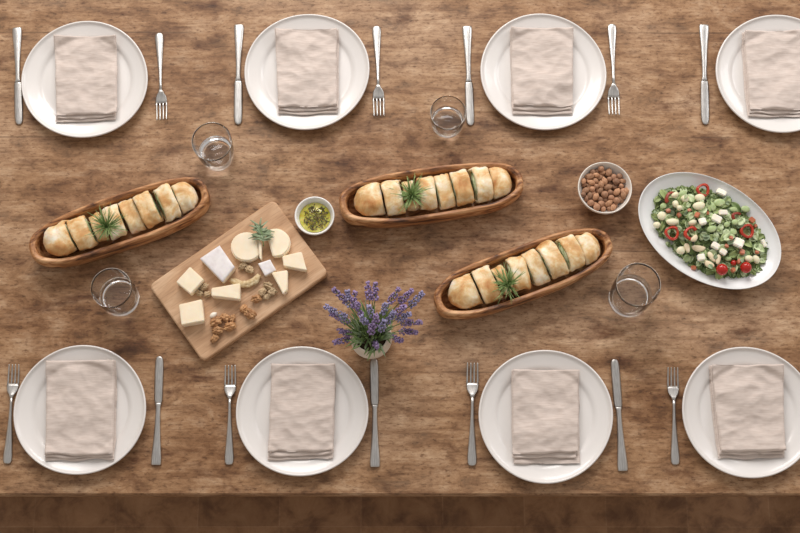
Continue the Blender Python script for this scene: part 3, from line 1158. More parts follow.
W, WP = M['walnut'], M['walnut_skin']
wl = [
    (216, 322, 1.05, 0.5, W, 'walnut kernel left in the bottom group, under the garlic'), (225, 317.5, 0.9, -0.4, W, 'walnut kernel at the top of the bottom group'),
    (230, 326.5, 1.05, 0.3, W, 'walnut kernel at the right of the bottom group'), (217.5, 330.5, 0.95, 0.1, W, 'walnut kernel low in the bottom group, second from the end'),
    (214.5, 338.5, 0.8, 0.9, W, 'lowest walnut kernel on the board'), (232.5, 318.5, 0.7, 1.3, W, 'small walnut bit at the right top of the bottom group'),
    (243.5, 308.5, 0.75, 0.9, W, 'small upper kernel of the lone walnut pair'), (250, 314, 1.15, -0.6, W, 'larger kernel of the lone walnut pair at the board\'s lower right'),
    (256.5, 299, 0.95, 0.2, W, 'orange brown walnut just below the pale walnut cluster'),
    (262.5, 292, 0.85, 1.2, WP, 'pale walnut at the left of the round cluster under the wedge'), (268, 285.5, 0.85, -0.3, WP, 'pale walnut at the top of the round cluster under the wedge'),
    (272, 292.5, 0.95, 0.8, WP, 'pale walnut at the right of the round cluster under the wedge'), (266.5, 297, 0.7, 0.4, WP, 'pale walnut at the bottom of the round cluster under the wedge'),
    (204, 287, 0.8, 0.8, WP, 'pale walnut upper right of the left cluster'), (199, 293, 0.75, -0.5, WP, 'pale walnut left in the left cluster beside the cheese squares'),
    (207.5, 294, 0.7, 0.2, WP, 'pale walnut right in the left cluster beside the cheese squares'),
    (243, 266, 0.85, 0.7, WP, 'pale walnut left of the pair under the left cheese round'), (249.5, 269.5, 0.9, -0.5, WP, 'pale walnut right of the pair under the left cheese round'),
]
for i, (x, y, s, a, mt, lb) in enumerate(wl):
    walnut(x, y, s, a, mt, lb, i * 2.17 + 1)
# seeded crescent crisp
bm = bmesh.new()
pts = [P(x, y, BT + 0.006) for x, y in ((230, 280), (235, 282), (242, 284.5), (249, 284), (255.5, 280.5), (259.5, 275))]
c0 = pts[2]
tube(bm, [Vector((p.x - c0.x, p.y - c0.y, 0.0065)) for p in pts], [0.004, 0.0068, 0.0072, 0.0080, 0.0078, 0.005], 14, 0.75)
bmesh.ops.subdivide_edges(bm, edges=bm.edges[:], cuts=2, use_grid_fill=True)
for v in bm.verts:
    v.co += v.normal * 0 + Vector((noise.noise(v.co * 260), noise.noise(v.co * 260 + Vector((5, 5, 5))), noise.noise(v.co * 300))) * 0.0016
mz = min(v.co.z for v in bm.verts)
for v in bm.verts: v.co.z -= mz
o = link('seeded_crisp', bm, M['cracker'], loc=(c0.x, c0.y, BT + 0.0002))
tag(o, 'curved seeded crisp lying in the middle of the cutting board', 'cracker')
# garlic clove
p = P(213.5, 315, BT + 0.006)
bm = bmesh.new()
vs = blob(bm, (0, 0, 0), (0.0085, 0.0058, 0.0056), 3, 0.05, 1.0, 3)
for v in vs:
    if v.co.x > 0: v.co.y *= 1 - 0.5 * (v.co.x / 0.0085) ** 2
    v.co.z += 0.0056
o = link('garlic_clove', bm, M['garlic'], loc=(p.x, p.y, BT + 0.0002), rot=(0, 0, 0.6))
tag(o, 'small white peeled clove next to the walnut kernels', 'garlic')


# ---------------------------------------------------------------- heaps
class Field:
    def __init__(self, cx, cy, half, cell, f):
        self.cx, self.cy, self.half, self.cell = cx, cy, half, cell
        self.n = int(2 * half / cell) + 1
        self.h = [[f(-half + i * cell, -half + j * cell) for j in range(self.n)] for i in range(self.n)]

    def foot(self, x, y, a, b, rz):
        r = max(a, b)
        i0, i1 = int((x - r + self.half) / self.cell), int((x + r + self.half) / self.cell) + 1
        j0, j1 = int((y - r + self.half) / self.cell), int((y + r + self.half) / self.cell) + 1
        c, s = math.cos(rz), math.sin(rz)
        for i in range(max(0, i0), min(self.n, i1 + 1)):
            for j in range(max(0, j0), min(self.n, j1 + 1)):
                dx, dy = -self.half + i * self.cell - x, -self.half + j * self.cell - y
                u, v = (dx * c + dy * s) / a, (-dx * s + dy * c) / b
                q = u * u + v * v
                if q < 0.97: yield i, j, math.sqrt(1 - q)

    def rest(self, x, y, a, b, c, rz):
        z = -1
        for i, j, q in self.foot(x, y, a, b, rz):
            z = max(z, self.h[i][j] + c * q)
        return z

    def put(self, x, y, a, b, c, rz, z):
        for i, j, q in self.foot(x, y, a, b, rz):
            self.h[i][j] = max(self.h[i][j], z + c * q)


# ---------------------------------------------------------------- nut bowl
nb = P(605, 187.5, 0.047); nb.z = 0
NR, NH = 0.0575, 0.047


def nb_h(r):
    if r > NR - 0.003: return 0.2
    return 0.006 + 0.038 * (r / (NR - 0.002)) ** 3.2


bm = bmesh.new()
inner = [(0, 0.0055)] + [(r, nb_h(r) - 0.0006) for r in (0.015, 0.025, 0.033, 0.040, 0.045, 0.049, 0.052)] + [(NR - 0.0034, 0.043)]
outer = [(NR - 0.0022, NH), (NR - 0.0008, NH + 0.0004), (NR, NH - 0.001), (NR - 0.0006, 0.038), (0.052, 0.025), (0.044, 0.013), (0.034, 0.005), (0.031, 0.003), (0.030, 0.0), (0.027, 0.0), (0.026, 0.002), (0, 0.002)]
lathe(bm, inner + outer, 80)
o = link('nut_bowl', bm, M['bowl'], loc=nb)
tag(o, 'small round cream bowl full of brown nuts', 'bowl')
fld = Field(0, 0, 0.062, 0.0015, lambda x, y: nb_h(math.hypot(x, y)))
rnd = random.Random(12)


def nut_mesh(name, r, seed, mat, point=0.0):
    bm = bmesh.new()
    vs = blob(bm, (0, 0, 0), r, 3, 0.10, 1.4, seed)
    for v in vs:
        if point and v.co.x > 0:
            k = 1 - point * (v.co.x / r[0]) ** 2
            v.co.y *= k; v.co.z *= k
    return take_mesh(link(name, bm, mat))


alm = [nut_mesh('almond', (0.0105, 0.0066, 0.0052), i * 2.0, M['almond'], 0.45) for i in range(3)]
haz = [nut_mesh('hazelnut', (0.0082, 0.0074, 0.0070), i * 3.0, M['hazel'], 0.15) for i in range(3)]
for i in range(190):
    kind = rnd.random() < 0.5
    s = rnd.uniform(0.72, 1.06)
    a, b, c = (0.0105, 0.0066, 0.0054) if kind else (0.0082, 0.0074, 0.0070)
    a, b, c = a * s * 0.86, b * s * 0.86, c * s * 0.80
    best = None
    for k in range(26):
        rr = 0.049 * math.sqrt(rnd.random()); an = rnd.random() * 2 * PI; rz = rnd.random() * PI
        x, y = rr * math.cos(an), rr * math.sin(an)
        z = fld.rest(x, y, a, b, c, rz)
        if best is None or z + rr * 0.08 < best[0]: best = (z + rr * 0.08, x, y, rz, z)
    _, x, y, rz, z = best
    if z > 0.0375: continue
    fld.put(x, y, a, b, c, rz, z)
    o = inst('almond' if kind else 'hazelnut', (alm if kind else haz)[i % 3], (nb.x + x, nb.y + y, z), (rnd.uniform(-0.25, 0.25), rnd.uniform(-0.25, 0.25), rz), (s, s, s))
    if kind: tag(o, 'long brown almond heaped in the cream bowl', 'almond', 'almonds in the cream bowl')
    else: tag(o, 'round brown hazelnut heaped in the cream bowl', 'hazelnut', 'hazelnuts in the cream bowl')

# ---------------------------------------------------------------- oil dish
ob = P(314.5, 215.5, 0.034); ob.z = 0
bm = bmesh.new()
OR = 0.0425
inner = [(0, 0.006), (0.018, 0.0062), (0.026, 0.009), (0.032, 0.015), (0.036, 0.024), (0.0385, 0.032)]
outer = [(0.0398, 0.0342), (0.0412, 0.0344), (0.0424, 0.0332), (0.0415, 0.026), (0.038, 0.014), (0.032, 0.006), (0.025, 0.002), (0.023, 0.0), (0.020, 0.0), (0.019, 0.0016), (0, 0.0016)]
lathe(bm, inner + outer, 72)
o = link('oil_dish', bm, M['dish'], loc=ob)
tag(o, 'small round white dish of herb oil beside the cutting board', 'bowl')
bm = bmesh.new()
lathe(bm, [(0, 0.007), (0.018, 0.0072), (0.0254, 0.0098), (0.0315, 0.0158), (0.0332, 0.0195), (0.0328, 0.0200), (0, 0.0200)], 64)
o = link('olive_oil', bm, M['oil'], loc=ob)
tag(o, 'yellow green olive oil filling the small white dish', 'oil', kind='stuff')
bm = bmesh.new()
rnd = random.Random(8)
for i in range(150):
    rr = 0.027 * rnd.random() ** 0.6; an = rnd.random() * 2 * PI
    x, y = rr * math.cos(an) + 0.002, rr * math.sin(an) - 0.001
    z = 0.0205 + 0.005 * (1 - (rr / 0.029) ** 2) * rnd.random()
    a = rnd.random() * 2 * PI
    L = rnd.uniform(0.004, 0.011)
    d = Vector((math.cos(a), math.sin(a), rnd.uniform(-0.15, 0.3)))
    tube(bm, [Vector((x, y, z)) - d * L / 2, Vector((x, y, z + 0.0006)), Vector((x, y, z)) + d * L / 2], [0.0004, rnd.uniform(0.0008, 0.0016), 0.0004], 5, 0.6)
o = link('chopped_herbs', bm, M['herb_dark'], loc=ob)
tag(o, 'dark chopped herbs floating in the oil of the white dish', 'herb', kind='stuff')

# ---------------------------------------------------------------- salad platter
sc_ = P(709.5, 230, 0.036); sc_.z = 0
SA, SB, SANG = 0.1605, 0.1125, R(-34)
SH = 0.037


def pl_h(k):
    """inner height by normalised radius"""
    if k < 0.60: return 0.008
    t = (k - 0.60) / 0.40
    return 0.008 + 0.027 * t ** 1.5


bm = bmesh.new()
N = 120
prof = [(0.0, 0.008, 0)]
for k in (0.25, 0.45, 0.60, 0.68, 0.76, 0.84, 0.92, 0.975): prof.append((k, pl_h(k), 0))
prof += [(0.987, 0.0362, 0), (0.995, 0.0366, 0), (1.0, 0.0352, 0), (0.99, 0.031, 0), (0.93, 0.022, 0), (0.82, 0.0115, 0), (0.68, 0.004, 0), (0.60, 0.0006, 0), (0.58, 0, 0), (0.56, 0, 0), (0.54, 0.003, 0), (0.3, 0.003, 0), (0, 0.003, 0)]
rings = []
for k, z, _ in prof:
    if k == 0: rings.append([bm.verts.new((0, 0, z))]); continue
    ring = []
    for i in range(N):
        a = 2 * PI * i / N
        w = 1 + k * 0.012 * math.sin(2 * a + 0.8) * 0.7
        ring.append(bm.verts.new((SA * k * math.cos(a) * w, SB * k * math.sin(a) * w, z + (0.0012 * math.sin(3 * a) if z > 0.02 else 0))))
    rings.append(ring)
for A, B in zip(rings, rings[1:]):
    for i in range(N):
        j = (i + 1) % N
        if len(A) == 1: bm.faces.new((A[0], B[i], B[j]))
        elif len(B) == 1: bm.faces.new((A[i], A[j], B[0]))
        else: bm.faces.new((A[i], A[j], B[j], B[i]))
o = link('salad_platter', bm, M['platter'], loc=sc_, rot=(0, 0, SANG))
tag(o, 'large oval white platter of green salad at the right', 'platter')

CS, SS = math.cos(SANG), math.sin(SANG)


def heapk(x, y):
    u, v = x * CS + y * SS, -x * SS + y * CS
    return math.hypot(u / SA, v / SB), u, v


HU, HV = 0.002, 0.003


def bed(x, y):
    """dome of greens, x/y relative to the platter centre"""
    k, u, v = heapk(x, y)
    if k > 1: return -0.01
    # the heap is shifted a bit within the platter
    kk = math.hypot((u - HU) / 0.128, (v - HV) / 0.079)
    return max(pl_h(k) + 0.001, 0.034 * max(0, 1 - kk ** 2.6) + 0.006) if kk < 1.05 else pl_h(k) + 0.0008


def leaf(bm, c, L, Wd, rot, cup=0.3, n=5, wav=0.0):
    """cupped leaf with a midrib, double sided thin solid"""
    Mx = rot.to_matrix()
    top, bot = [], []
    for i in range(n + 1):
        t = i / n
        w = Wd * (math.sin(PI * min(1, t * 0.94 + 0.06)) ** 0.75) * (1.08 - 0.3 * t)
        rt, rb = [], []
        for s in (-1, -0.5, 0, 0.5, 1):
            z = cup * Wd * s * s - 0.9 * cup * L * (t - 0.5) ** 2 + wav * math.sin(t * 9 + s * 3) * Wd - (0.0005 if s == 0 else 0)
            p = Vector(((t - 0.5) * L, s * w, z))
            rt.append(bm.verts.new(Mx @ p + Vector(c)))
            rb.append(bm.verts.new(Mx @ (p - Vector((0, 0, 0.0006))) + Vector(c)))
        top.append(rt); bot.append(rb)
    for i in range(n):
        for s in range(4):
            bm.faces.new((top[i][s], top[i + 1][s], top[i + 1][s + 1], top[i][s + 1]))
            bm.faces.new((bot[i][s], bot[i][s + 1], bot[i + 1][s + 1], bot[i + 1][s]))
    lp = [(i, 0) for i in range(n)] + [(n, s) for s in range(4)] + [(i, 4) for i in range(n, 0, -1)] + [(0, s) for s in range(4, 0, -1)]
    for a, b in zip(lp, lp[1:] + lp[:1]):
        bm.faces.new((top[a[0]][a[1]], bot[a[0]][a[1]], bot[b[0]][b[1]], top[b[0]][b[1]]))


rnd = random.Random(21)
bm = bmesh.new()
# chopped greens: many small bits over the whole bed
for i in range(1500):
    while True:
        u, v = rnd.uniform(-0.136, 0.136), rnd.uniform(-0.088, 0.088)
        if ((u - HU) / 0.130) ** 2 + ((v - HV) / 0.081) ** 2 < 1: break
    x, y = u * CS - v * SS, u * SS + v * CS
    z = bed(x, y) - rnd.uniform(0, 0.006)
    z = max(z, pl_h(heapk(x, y)[0]) + 0.002)
    n0 = len(bm.faces)
    leaf(bm, (x, y, z + 0.001), rnd.uniform(0.009, 0.020), rnd.uniform(0.003, 0.0062), Euler((rnd.uniform(-0.7, 0.7), rnd.uniform(-0.5, 0.5), rnd.random() * 6.28)), 0.3, 3, 0.2)
    bm.faces.ensure_lookup_table()
    mi = rnd.choice((0, 0, 1, 2, 2))
    for f in bm.faces[n0:]:
        f.material_index = mi
        for w_ in f.verts: w_.co.z = max(w_.co.z, pl_h(heapk(w_.co.x, w_.co.y)[0]) + 0.0012)
o = link('chopped_greens', bm, [M['leaf1'], M['leaf2'], M['leaf3']], loc=sc_)
tag(o, 'bed of finely chopped salad greens covering the platter', 'greens', kind='stuff')

sf = Field(0, 0, 0.18, 0.002, lambda x, y: bed(x, y) + 0.001)


def put(px, py, a, b, c, rz, sink=0.0):
    """rest something on the salad at a pixel; returns world location"""
    z = 0.045
    for _ in range(3):
        p = P(px, py, z)
        x, y = p.x - sc_.x, p.y - sc_.y
        zz = sf.rest(x, y, a, b, c, rz) - sink
        if abs(zz - z) < 0.0005: break
        z = zz
    sf.put(x, y, a, b, c, rz, z)
    return Vector((p.x, p.y, z))


# toppings
def cheese_cube(px, py, sx, sy, sz, rz, lb, tilt=0.0, name='cheese_cube', mat='cheese_white', cat='cheese', grp='cheese cubes in the salad'):
    p = put(px, py, sx * 0.62, sy * 0.62, sz * 0.5, rz, 0.0015)
    bm = bmesh.new()
    box(bm, -sx / 2, sx / 2, -sy / 2, sy / 2, -sz / 2, sz / 2)
    bmesh.ops.bevel(bm, geom=bm.edges[:], offset=min(sx, sy, sz) * 0.16, segments=2, affect='EDGES')
    for v in bm.verts:
        q = v.co * 120 + Vector((px, py, 0))
        v.co += Vector((noise.noise(q), noise.noise(q + Vector((7, 0, 0))), 0)) * 0.0012
    o = link(name, bm, M[mat], loc=p, rot=(tilt, tilt * 0.7, rz), smooth=False)
    tag(o, lb, cat, grp)


def bean(px, py, a, b, c, rz, name, mat, lb, cat, grp, bend=0.0, tilt=0.0):
    p = put(px, py, a, b, c, rz, 0.001)
    bm = bmesh.new()
    vs = blob(bm, (0, 0, 0), (a, b, c), 3, 0.06, 1.2, px * 0.37)
    for v in vs: v.co.y += bend * (v.co.x / a) ** 2 * b
    o = link(name, bm, M[mat], loc=p, rot=(tilt, 0, rz))
    tag(o, lb, cat, grp)


def ring(px, py, r, w, rz, tilt, mat, lb, arc=360, name='pepper_ring'):
    p = put(px, py, r, r, 0.004, 0, 0.0)
    root = empty(name, p)
    root.rotation_euler = (tilt, tilt * 0.5, rz)
    for (nm, r0, r1, mt) in (('skin', r, r - 0.0016, mat), ('flesh', r - 0.0014, r - 0.0048, 'pepper' if mat == 'pepper' else mat)):
        bm = bmesh.new()
        K = int(40 * arc / 360)
        rr = []
        for i in range(K + (0 if arc == 360 else 1)):
            a = R(arc) * i / K
            ww = 1 + 0.07 * math.sin(3 * a + px)
            rr.append([bm.verts.new((q * ww * math.cos(a), q * ww * math.sin(a), z)) for q, z in ((r0, -w / 2), (r0, w / 2), (r1, w / 2), (r1, -w / 2))])
        n = len(rr)
        for i in range(n if arc == 360 else n - 1):
            A, B = rr[i], rr[(i + 1) % n]
            for k in range(4): bm.faces.new((A[k], B[k], B[(k + 1) % 4], A[(k + 1) % 4]))
        if arc != 360:
            bm.faces.new(rr[0]); bm.faces.new(rr[-1][::-1])
        bmesh.ops.bevel(bm, geom=[e for e in bm.edges], offset=0.0004, segments=1, affect='EDGES') if False else None
        link(nm, bm, M[mt], parent=root)
    tag(root, lb, 'pepper', 'red pepper pieces in the salad')


# individual leaves first (bigger ones lie under and between the toppings)
leafm = []
for i, (L, Wd, mt) in enumerate(((0.024, 0.0080, 'leaf1'), (0.022, 0.0076, 'leaf2'), (0.026, 0.0070, 'leaf3'), (0.018, 0.0075, 'leaf2'), (0.020, 0.0085, 'sage'), (0.028, 0.0050, 'leaf1'))):
    bm = bmesh.new()
    leaf(bm, (0, 0, 0), L, Wd, Euler((0, 0, 0)), 0.35, 8, 0.08)
    leafm.append((take_mesh(link('salad_leaf', bm, M[mt])), L, Wd))
for i in range(190):
    while True:
        u, v = rnd.uniform(-0.14, 0.14), rnd.uniform(-0.09, 0.09)
        if ((u - HU) / 0.128) ** 2 + ((v - HV) / 0.080) ** 2 < 1: break
    x, y = u * CS - v * SS, u * SS + v * CS
    me, L, Wd = leafm[rnd.choice((0, 0, 1, 2, 3, 3, 4, 5))]
    rz = rnd.random() * 6.28
    s = rnd.uniform(0.75, 1.25)
    z = sf.rest(x, y, L * 0.35 * s, Wd * 0.6 * s, 0.0015, rz)
    sf.put(x, y, L * 0.35 * s, Wd * 0.6 * s, 0.0008, rz, z)
    o = inst('salad_leaf', me, (sc_.x + x, sc_.y + y, z + 0.0008), (rnd.uniform(-0.45, 0.45), rnd.uniform(-0.35, 0.35), rz), (s, s, s))
    tag(o, 'small loose green leaf in the salad on the oval platter', 'leaf', 'loose leaves in the salad')

ring(703, 190, 0.0140, 0.006, 0.2, 0.15, 'pepper', 'red pepper ring at the top rim side of the salad')
ring(672, 233, 0.0150, 0.006, 0.2, 0.1, 'pepper', 'red pepper ring at the far left of the salad')
ring(691, 233.5, 0.0150, 0.007, 0.6, 0.25, 'pepper', 'open red pepper curl right of the far left ring', 250)
ring(747, 231, 0.0150, 0.007, 0.3, 0.2, 'pepper', 'red pepper ring at the right side of the salad')
ring(671.5, 199, 0.0150, 0.008, 0.9, 0.3, 'pepper_dark', 'dark red pepper curl at the upper left of the salad', 170)
ring(736.5, 217, 0.0110, 0.006, 0.6, 0.3, 'pepper_dark', 'dark red pepper curl above the right pepper ring', 190)


def tomato(px, py, r, lb):
    p = put(px, py, r, r, r, 0, 0.003)
    bm = bmesh.new()
    blob(bm, (0, 0, 0), (r, r, r * 0.95), 4, 0.02, 1, px)
    o = link('cherry_tomato', bm, M['tomato'], loc=p)
    tag(o, lb, 'tomato', 'cherry tomatoes in the salad')


tomato(722, 269.5, 0.0122, 'cherry tomato at the lower edge of the salad, left of its twin')
tomato(746, 267.5, 0.0118, 'cherry tomato at the lower right edge of the salad')
tomato(733.5, 263, 0.0062, 'small red tomato between the two cherry tomatoes')

cubes = [(702.5, 221.5, 15, 14, 0.3, 'white cheese cube in the upper middle of the salad'), (716.5, 219, 21, 15, -0.5, 'large white cheese block in the centre of the salad'),
         (723, 212.5, 19, 11, 0.0, 'flat white cheese piece above the centre block'), (738.5, 243, 21, 19, -0.45, 'largest white cheese square, right of the salad centre'),
         (715.5, 246, 17, 14, -0.6, 'white cheese cube in the lower middle of the salad'), (723, 252, 15, 12, -0.6, 'white cheese bit below right of the lower middle cube'),
         (721.5, 192.5, 21, 12, -0.5, 'white cheese bar at the top rim of the salad'), (701, 257.5, 15, 14, 0.1, 'white cheese lump near the lower left edge'),
         (763.5, 243.5, 8, 17, 0.4, 'thin white cheese strip at the far right of the salad')]
for i, (x, y, w, d, a, lb) in enumerate(cubes):
    cheese_cube(x, y, w * 0.00100, d * 0.00100, 0.011, a, lb, 0.12 * ((i % 3) - 1))
beans = [(662, 216, 8, 8, 0, 'round white bean ball at the far left of the salad'), (657, 225, 6.5, 6, 0, 'small pale bean at the left tip of the salad'),
         (672.5, 222, 11, 6.2, 0.0, 'long white bean at the left of the salad'), (699, 206, 11, 7.5, 0.2, 'oval white bean below the top pepper ring'),
         (700, 198, 9, 7.5, 0.0, 'round white bean directly below the top pepper ring'), (685, 199, 7.5, 7, 0.2, 'pale bean left of the top pepper ring'),
         (675, 195, 7, 5, 0.5, 'small white bean over the dark pepper curl'), (675.5, 204, 5.5, 6.5, 0.2, 'small white bean below the dark pepper curl'),
         (692.5, 222.5, 8, 5.5, 0.3, 'white bean above the open pepper curl'), (748.5, 258.5, 7.5, 6, 0.1, 'white bean above the right cherry tomato'),
         (681, 250.5, 8, 7, 0.5, 'pale lump at the lower left of the salad'), (756.5, 259, 6, 8, 0.4, 'pale green bean right of the right cherry tomato'),
         (679.5, 208, 5, 5, 0.3, 'tiny pale bean below the left beans')]
for (x, y, a, b, rz, lb) in beans:
    bean(x, y, a * 0.00122, b * 0.00122, 0.0060, rz, 'white_bean', 'bean', lb, 'bean', 'white beans in the salad', 0.1)
for (x, y, a, b, rz, lb) in [(711, 206, 10, 8, -0.6, 'pale green disc right of the oval bean near the top'), (719.5, 202.5, 10, 7, 0.1, 'pale green disc near the top centre of the salad'),
                            (733.5, 209.5, 7, 5, 0.0, 'green disc at the upper right of the salad'), (745.5, 209, 8, 6, -0.2, 'green disc nearest the upper right rim'),
                            (735, 222, 6, 5, 0, 'green disc in the right centre of the salad'), (684, 192, 8, 6, 0.3, 'green disc at the top left rim of the salad'),
                            (688, 257, 8, 6.5, 0.8, 'pale green chunk at the lower left edge of the salad'), (727, 224.5, 6, 5, 0.5, 'green disc beside the large central cheese block'),
                            (733, 232, 7, 6, 0.4, 'green disc left of the right pepper ring'), (662, 208, 6, 5, 0.2, 'green disc at the upper left edge of the salad'),
                            (711.5, 229, 9, 6, 0.3, 'green disc just below the central cheese block'), (728.5, 258.5, 6, 4, 0.2, 'green disc above the small tomato')]:
    bean(x, y, a * 0.00120, b * 0.00120, 0.0034, rz, 'green_bean_disc', 'edam', lb, 'bean', 'green discs in the salad')
for (x, y, a, b, rz, lb) in [(688.5, 246.5, 5, 9, 0.2, 'sliced mushroom strip at the lower left of the salad'), (698.5, 248.5, 13, 6, -0.1, 'long pale mushroom slice in the lower left of the salad'),
                            (711.5, 257, 5, 11, 0.5, 'mushroom strip left of the cherry tomato'), (718, 259.5, 5, 10, -0.2, 'mushroom strip above the left cherry tomato'),
                            (694.5, 238.5, 8, 5, 0.8, 'mushroom slice inside the open pepper curl'), (709, 264.5, 10, 6, -0.5, 'brownish mushroom slice at the lower edge of the salad')]:
    bean(x, y, a * 0.00115, b * 0.00115, 0.0036, rz, 'mushroom_slice', 'mush', lb, 'mushroom', 'mushroom slices in the salad', 0.25)
k = 0
for (x, y, s) in [(733, 270, 6), (742, 252, 7), (739, 261.5, 6), (727, 245.5, 5), (668, 211, 6), (697, 215, 7), (707, 213, 5), (752, 220, 8), (696, 265, 6), (755, 226, 5), (731, 238, 5), (679, 215, 6), (757, 252, 5), (690, 210, 5)]:
    k += 1
    cheese_cube(x, y, s * 0.0016, s * 0.0014, 0.008, k * 0.7, 'small diced orange red pepper scattered in the salad', 0.2, 'diced_pepper', 'orange', 'pepper', 'diced pepper in the salad')
# leaves lying over the toppings in the centre
for i in range(60):
    u, v = rnd.gauss(0, 0.055), rnd.gauss(-0.003, 0.035)
    if (u / 0.125) ** 2 + (v / 0.078) ** 2 > 1: continue
    x, y = u * CS - v * SS, u * SS + v * CS
    me, L, Wd = leafm[rnd.choice((0, 1, 2, 3, 4, 4))]
    s = rnd.uniform(0.4, 0.62); rz = rnd.random() * 6.28
    z = sf.rest(x, y, L * 0.25 * s, Wd * 0.5 * s, 0.001, rz)
    if z > 0.0455: continue
    o = inst('salad_leaf', me, (sc_.x + x, sc_.y + y, z + 0.001), (rnd.uniform(-0.3, 0.3), rnd.uniform(-0.3, 0.3), rz), (s, s, s))
    tag(o, 'small loose green leaf in the salad on the oval platter', 'leaf', 'loose leaves in the salad')

# ---------------------------------------------------------------- potted lavender
pc = P(371.5, 341.5, 0.0); pc.z = 0
root = empty('potted_lavender', pc)
tag(root, 'small purple lavender plant in a round off white pot', 'plant')
bm = bmesh.new()
prof = [(0, 0.004), (0.020, 0.006), (0.033, 0.018), (0.0388, 0.036), (0.0385, 0.052), (0.0345, 0.066), (0.0325, 0.0715), (0.0335, 0.0732), (0.0350, 0.0715), (0.0372, 0.066),
        (0.0412, 0.052), (0.0418, 0.036), (0.0375, 0.019), (0.031, 0.008), (0.025, 0.002), (0.022, 0.0), (0, 0.0)]
lathe(bm, prof, 64, lambda a, r, z: (1.04 + 0.006 * math.sin(3 * a), 0))
link('pot', bm, M['pot'], parent=root)
bm = bmesh.new()
lathe(bm, [(0, 0.045), (0.0378, 0.050), (0.0352, 0.062), (0.028, 0.0645), (0.015, 0.066), (0, 0.066)], 40, lambda a, r, z: (1, 0.0008 * math.sin(7 * a + r * 300)))
link('soil', bm, M['soil'], parent=root)
spk = [  # tip px, base px (of flower head), tip height, colour
    ((334, 289.5), (345, 301), 0.15, 1), ((347, 291), (350, 306), 0.155, 2), ((355, 292), (353, 307), 0.16, 1), ((367, 282), (369, 299), 0.17, 1), ((375.5, 283), (375, 299), 0.175, 1),
    ((325, 306), (348, 319), 0.12, 2), ((331, 314), (348, 322), 0.11, 1), ((399, 289), (390, 302), 0.16, 1), ((412, 290), (400, 302), 0.155, 1), ((423, 293), (410, 306), 0.145, 2),
    ((421, 322), (402, 323), 0.12, 1), ((417, 332.5), (401, 331), 0.10, 1), ((338, 330), (350, 334), 0.09, 1), ((334, 342.5), (348, 339), 0.08, 1), ((402, 340.5), (393, 338), 0.08, 1),
    ((369, 306), (372, 316), 0.19, 2), ((376, 315), (375, 325), 0.185, 1), ((361, 316), (366, 324), 0.175, 2), ((384, 321), (381, 330), 0.165, 2), ((371, 325), (372, 333), 0.17, 1),
    ((394, 312), (388, 322), 0.16, 2), ((377, 347), (374, 341), 0.09, 1), ((405, 306), (396, 313), 0.15, 1), ((386, 303), (383, 313), 0.17, 2), ((410, 314), (397, 319), 0.135, 2), ((357, 303), (360, 314), 0.17, 1),
]
rnd = random.Random(77)
for i, (tp, bp, hz, cc) in enumerate(spk):
    tip = P(tp[0], tp[1], hz) - pc
    base = P(bp[0], bp[1], hz - 0.018) - pc
    d0 = tip - base
    if d0.length > 0.048: base = tip - d0 * 0.048 / d0.length
    d0 = tip - base
    an = rnd.random() * 2 * PI
    r0 = Vector((base.x * 0.12 + 0.012 * math.cos(an), base.y * 0.06 + 0.010 * math.sin(an), 0.062))
    ctl = Vector((base.x * 0.45, base.y * 0.45, base.z * 0.72 + 0.01))
    bm = bmesh.new()
    pts = []
    for k in range(8):
        t = k / 7
        pts.append(r0 * (1 - t) ** 2 + ctl * 2 * t * (1 - t) + base * t * t)
    tube(bm, pts + [tip - d0 * 0.1], [0.0010] * 8 + [0.0006], 5)
    st = link('stem', bm, M['stem'], parent=root)
    bm = bmesh.new()
    dn = d0.normalized()
    ref = Vector((0, 0, 1)) if abs(dn.z) < 0.9 else Vector((1, 0, 0))
    s1 = dn.cross(ref).normalized(); s2 = dn.cross(s1)
    nw = max(5, int(d0.length / 0.0042))
    for k in range(nw):
        t = k / (nw - 1)
        rr = 0.0060 * (1 - 0.5 * t) * (0.75 if k == 0 else 1)
        cen = base + d0 * t
        for m in range(5):
            a = m * 2 * PI / 5 + k * 0.63
            off = (s1 * math.cos(a) + s2 * math.sin(a)) * rr
            kk = rnd.uniform(0.75, 1.35)
            if rnd.random() < 0.12: continue
            q = blob(bm, cen + off * rnd.uniform(0.8, 1.35) + dn * rnd.uniform(-0.001, 0.001), (0.0026 * kk, 0.0026 * kk, 0.0032 * kk), 1, 0.2, 1, k + m)
    link('flower_spike', bm, M['lav1'] if cc == 1 else M['lav2'], parent=st)
for i in range(96):
    an = rnd.random() * 2 * PI
    sp = rnd.uniform(0.1, 1.0)
    L = rnd.uniform(0.05, 0.095)
    if math.sin(an) < 0: L *= 0.55 + 0.3 * (1 - sp)
    d = Vector((math.cos(an) * sp * 0.75, math.sin(an) * sp * (0.75 if math.sin(an) > 0 else 0.5) + 0.22, 1.0 - 0.4 * sp)).normalized()
    r0 = Vector((0.024 * rnd.random() * math.cos(an), 0.024 * rnd.random() * math.sin(an), 0.062))
    bm = bmesh.new()
    drop = rnd.uniform(0.05, 0.25) * sp
    sw = Vector((-d.y, d.x, 0)) * rnd.uniform(-0.25, 0.25)
    pts = [r0 + d * L * t + sw * L * t * t + Vector((0, 0, -drop * L * t * t)) for t in (0, 0.25, 0.5, 0.75, 1)]
    w = rnd.uniform(0.0017, 0.0030)
    tube(bm, pts, [w * 0.5, w, w * 1.1, w * 0.8, 0.0003], 6, 0.3)
    link('leaf', bm, rnd.choice((M['lav_leaf'], M['lav_leaf'], M['leaf3'], M['sage'])), parent=root)

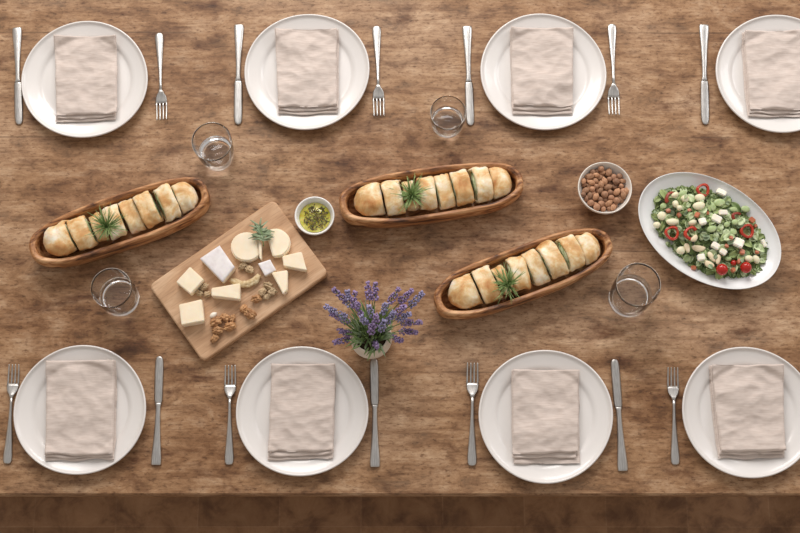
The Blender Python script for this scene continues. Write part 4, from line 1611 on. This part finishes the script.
for i in range(84):
    an = rnd.random() * 2 * PI
    q = 0.030 * math.sqrt(rnd.random())
    L = rnd.uniform(0.020, 0.036)
    r0 = Vector((q * math.cos(an), q * math.sin(an), 0.064))
    a2 = an + rnd.uniform(-1.2, 1.2)
    d = Vector((math.cos(a2), math.sin(a2) + 0.1, rnd.uniform(0.15, 0.9))).normalized()
    bm = bmesh.new()
    pts = [r0 + d * L * t + Vector((0, 0, -0.010 * t * t)) for t in (0, 0.3, 0.65, 1)]
    pts = [Vector((p.x, p.y, max(p.z, 0.0670 if math.hypot(p.x, p.y) < 0.026 else 0.0765))) for p in pts]
    tube(bm, pts, [0.0010, 0.0022, 0.0018, 0.0004], 6, 0.35)
    link('leaf', bm, rnd.choice((M['lav_leaf'], M['leaf3'], M['sage'])), parent=root)

# ---------------------------------------------------------------- light
world = bpy.data.worlds.new('world')
bpy.context.scene.world = world
world.use_nodes = True
bg = world.node_tree.nodes['Background']
bg.inputs['Color'].default_value = (1.0, 0.962, 0.93, 1)
bg.inputs['Strength'].default_value = 0.42


def area(name, loc, target, sx, sy, power, col):
    l = bpy.data.lights.new(name, 'AREA')
    l.shape = 'RECTANGLE'; l.size = sx; l.size_y = sy; l.energy = power; l.color = col
    o = bpy.data.objects.new(name, l)
    COL.objects.link(o)
    o.location = loc
    o.rotation_euler = (Vector(target) - Vector(loc)).to_track_quat('-Z', 'Y').to_euler()
    return o


area('window_light', (-0.4, 3.1, 3.3), (0.1, 0.1, T), 2.8, 2.0, 142, (1.0, 0.965, 0.935))
area('side_area_light', (2.6, 1.9, 2.7), (0.3, 0.0, T), 1.2, 1.2, 22, (0.96, 0.97, 1.0))  # weak cool area lamp from the right, no window modelled behind it

# ---------------------------------------------------------------- camera object
cam = bpy.data.cameras.new('camera')
co = bpy.data.objects.new('camera', cam)
COL.objects.link(co)
co.location = CAMP
co.rotation_euler = (TH, 0, 0)
cam.sensor_width = 36
cam.lens = F / 800 * 36
cam.clip_start = 0.05
cam.dof.use_dof = True
cam.dof.focus_distance = D0 - 0.03
cam.dof.aperture_fstop = 11.0
sc = bpy.context.scene
sc.camera = co
sc.view_settings.view_transform = 'Standard'
sc.view_settings.look = 'None'
sc.view_settings.gamma = 1
sc.view_settings.exposure = 0.10

sc.cycles.max_bounces = 32
sc.cycles.transmission_bounces = 32
sc.cycles.glossy_bounces = 12
sc.cycles.blur_glossy = 0.3
sc.cycles.sample_clamp_indirect = 12
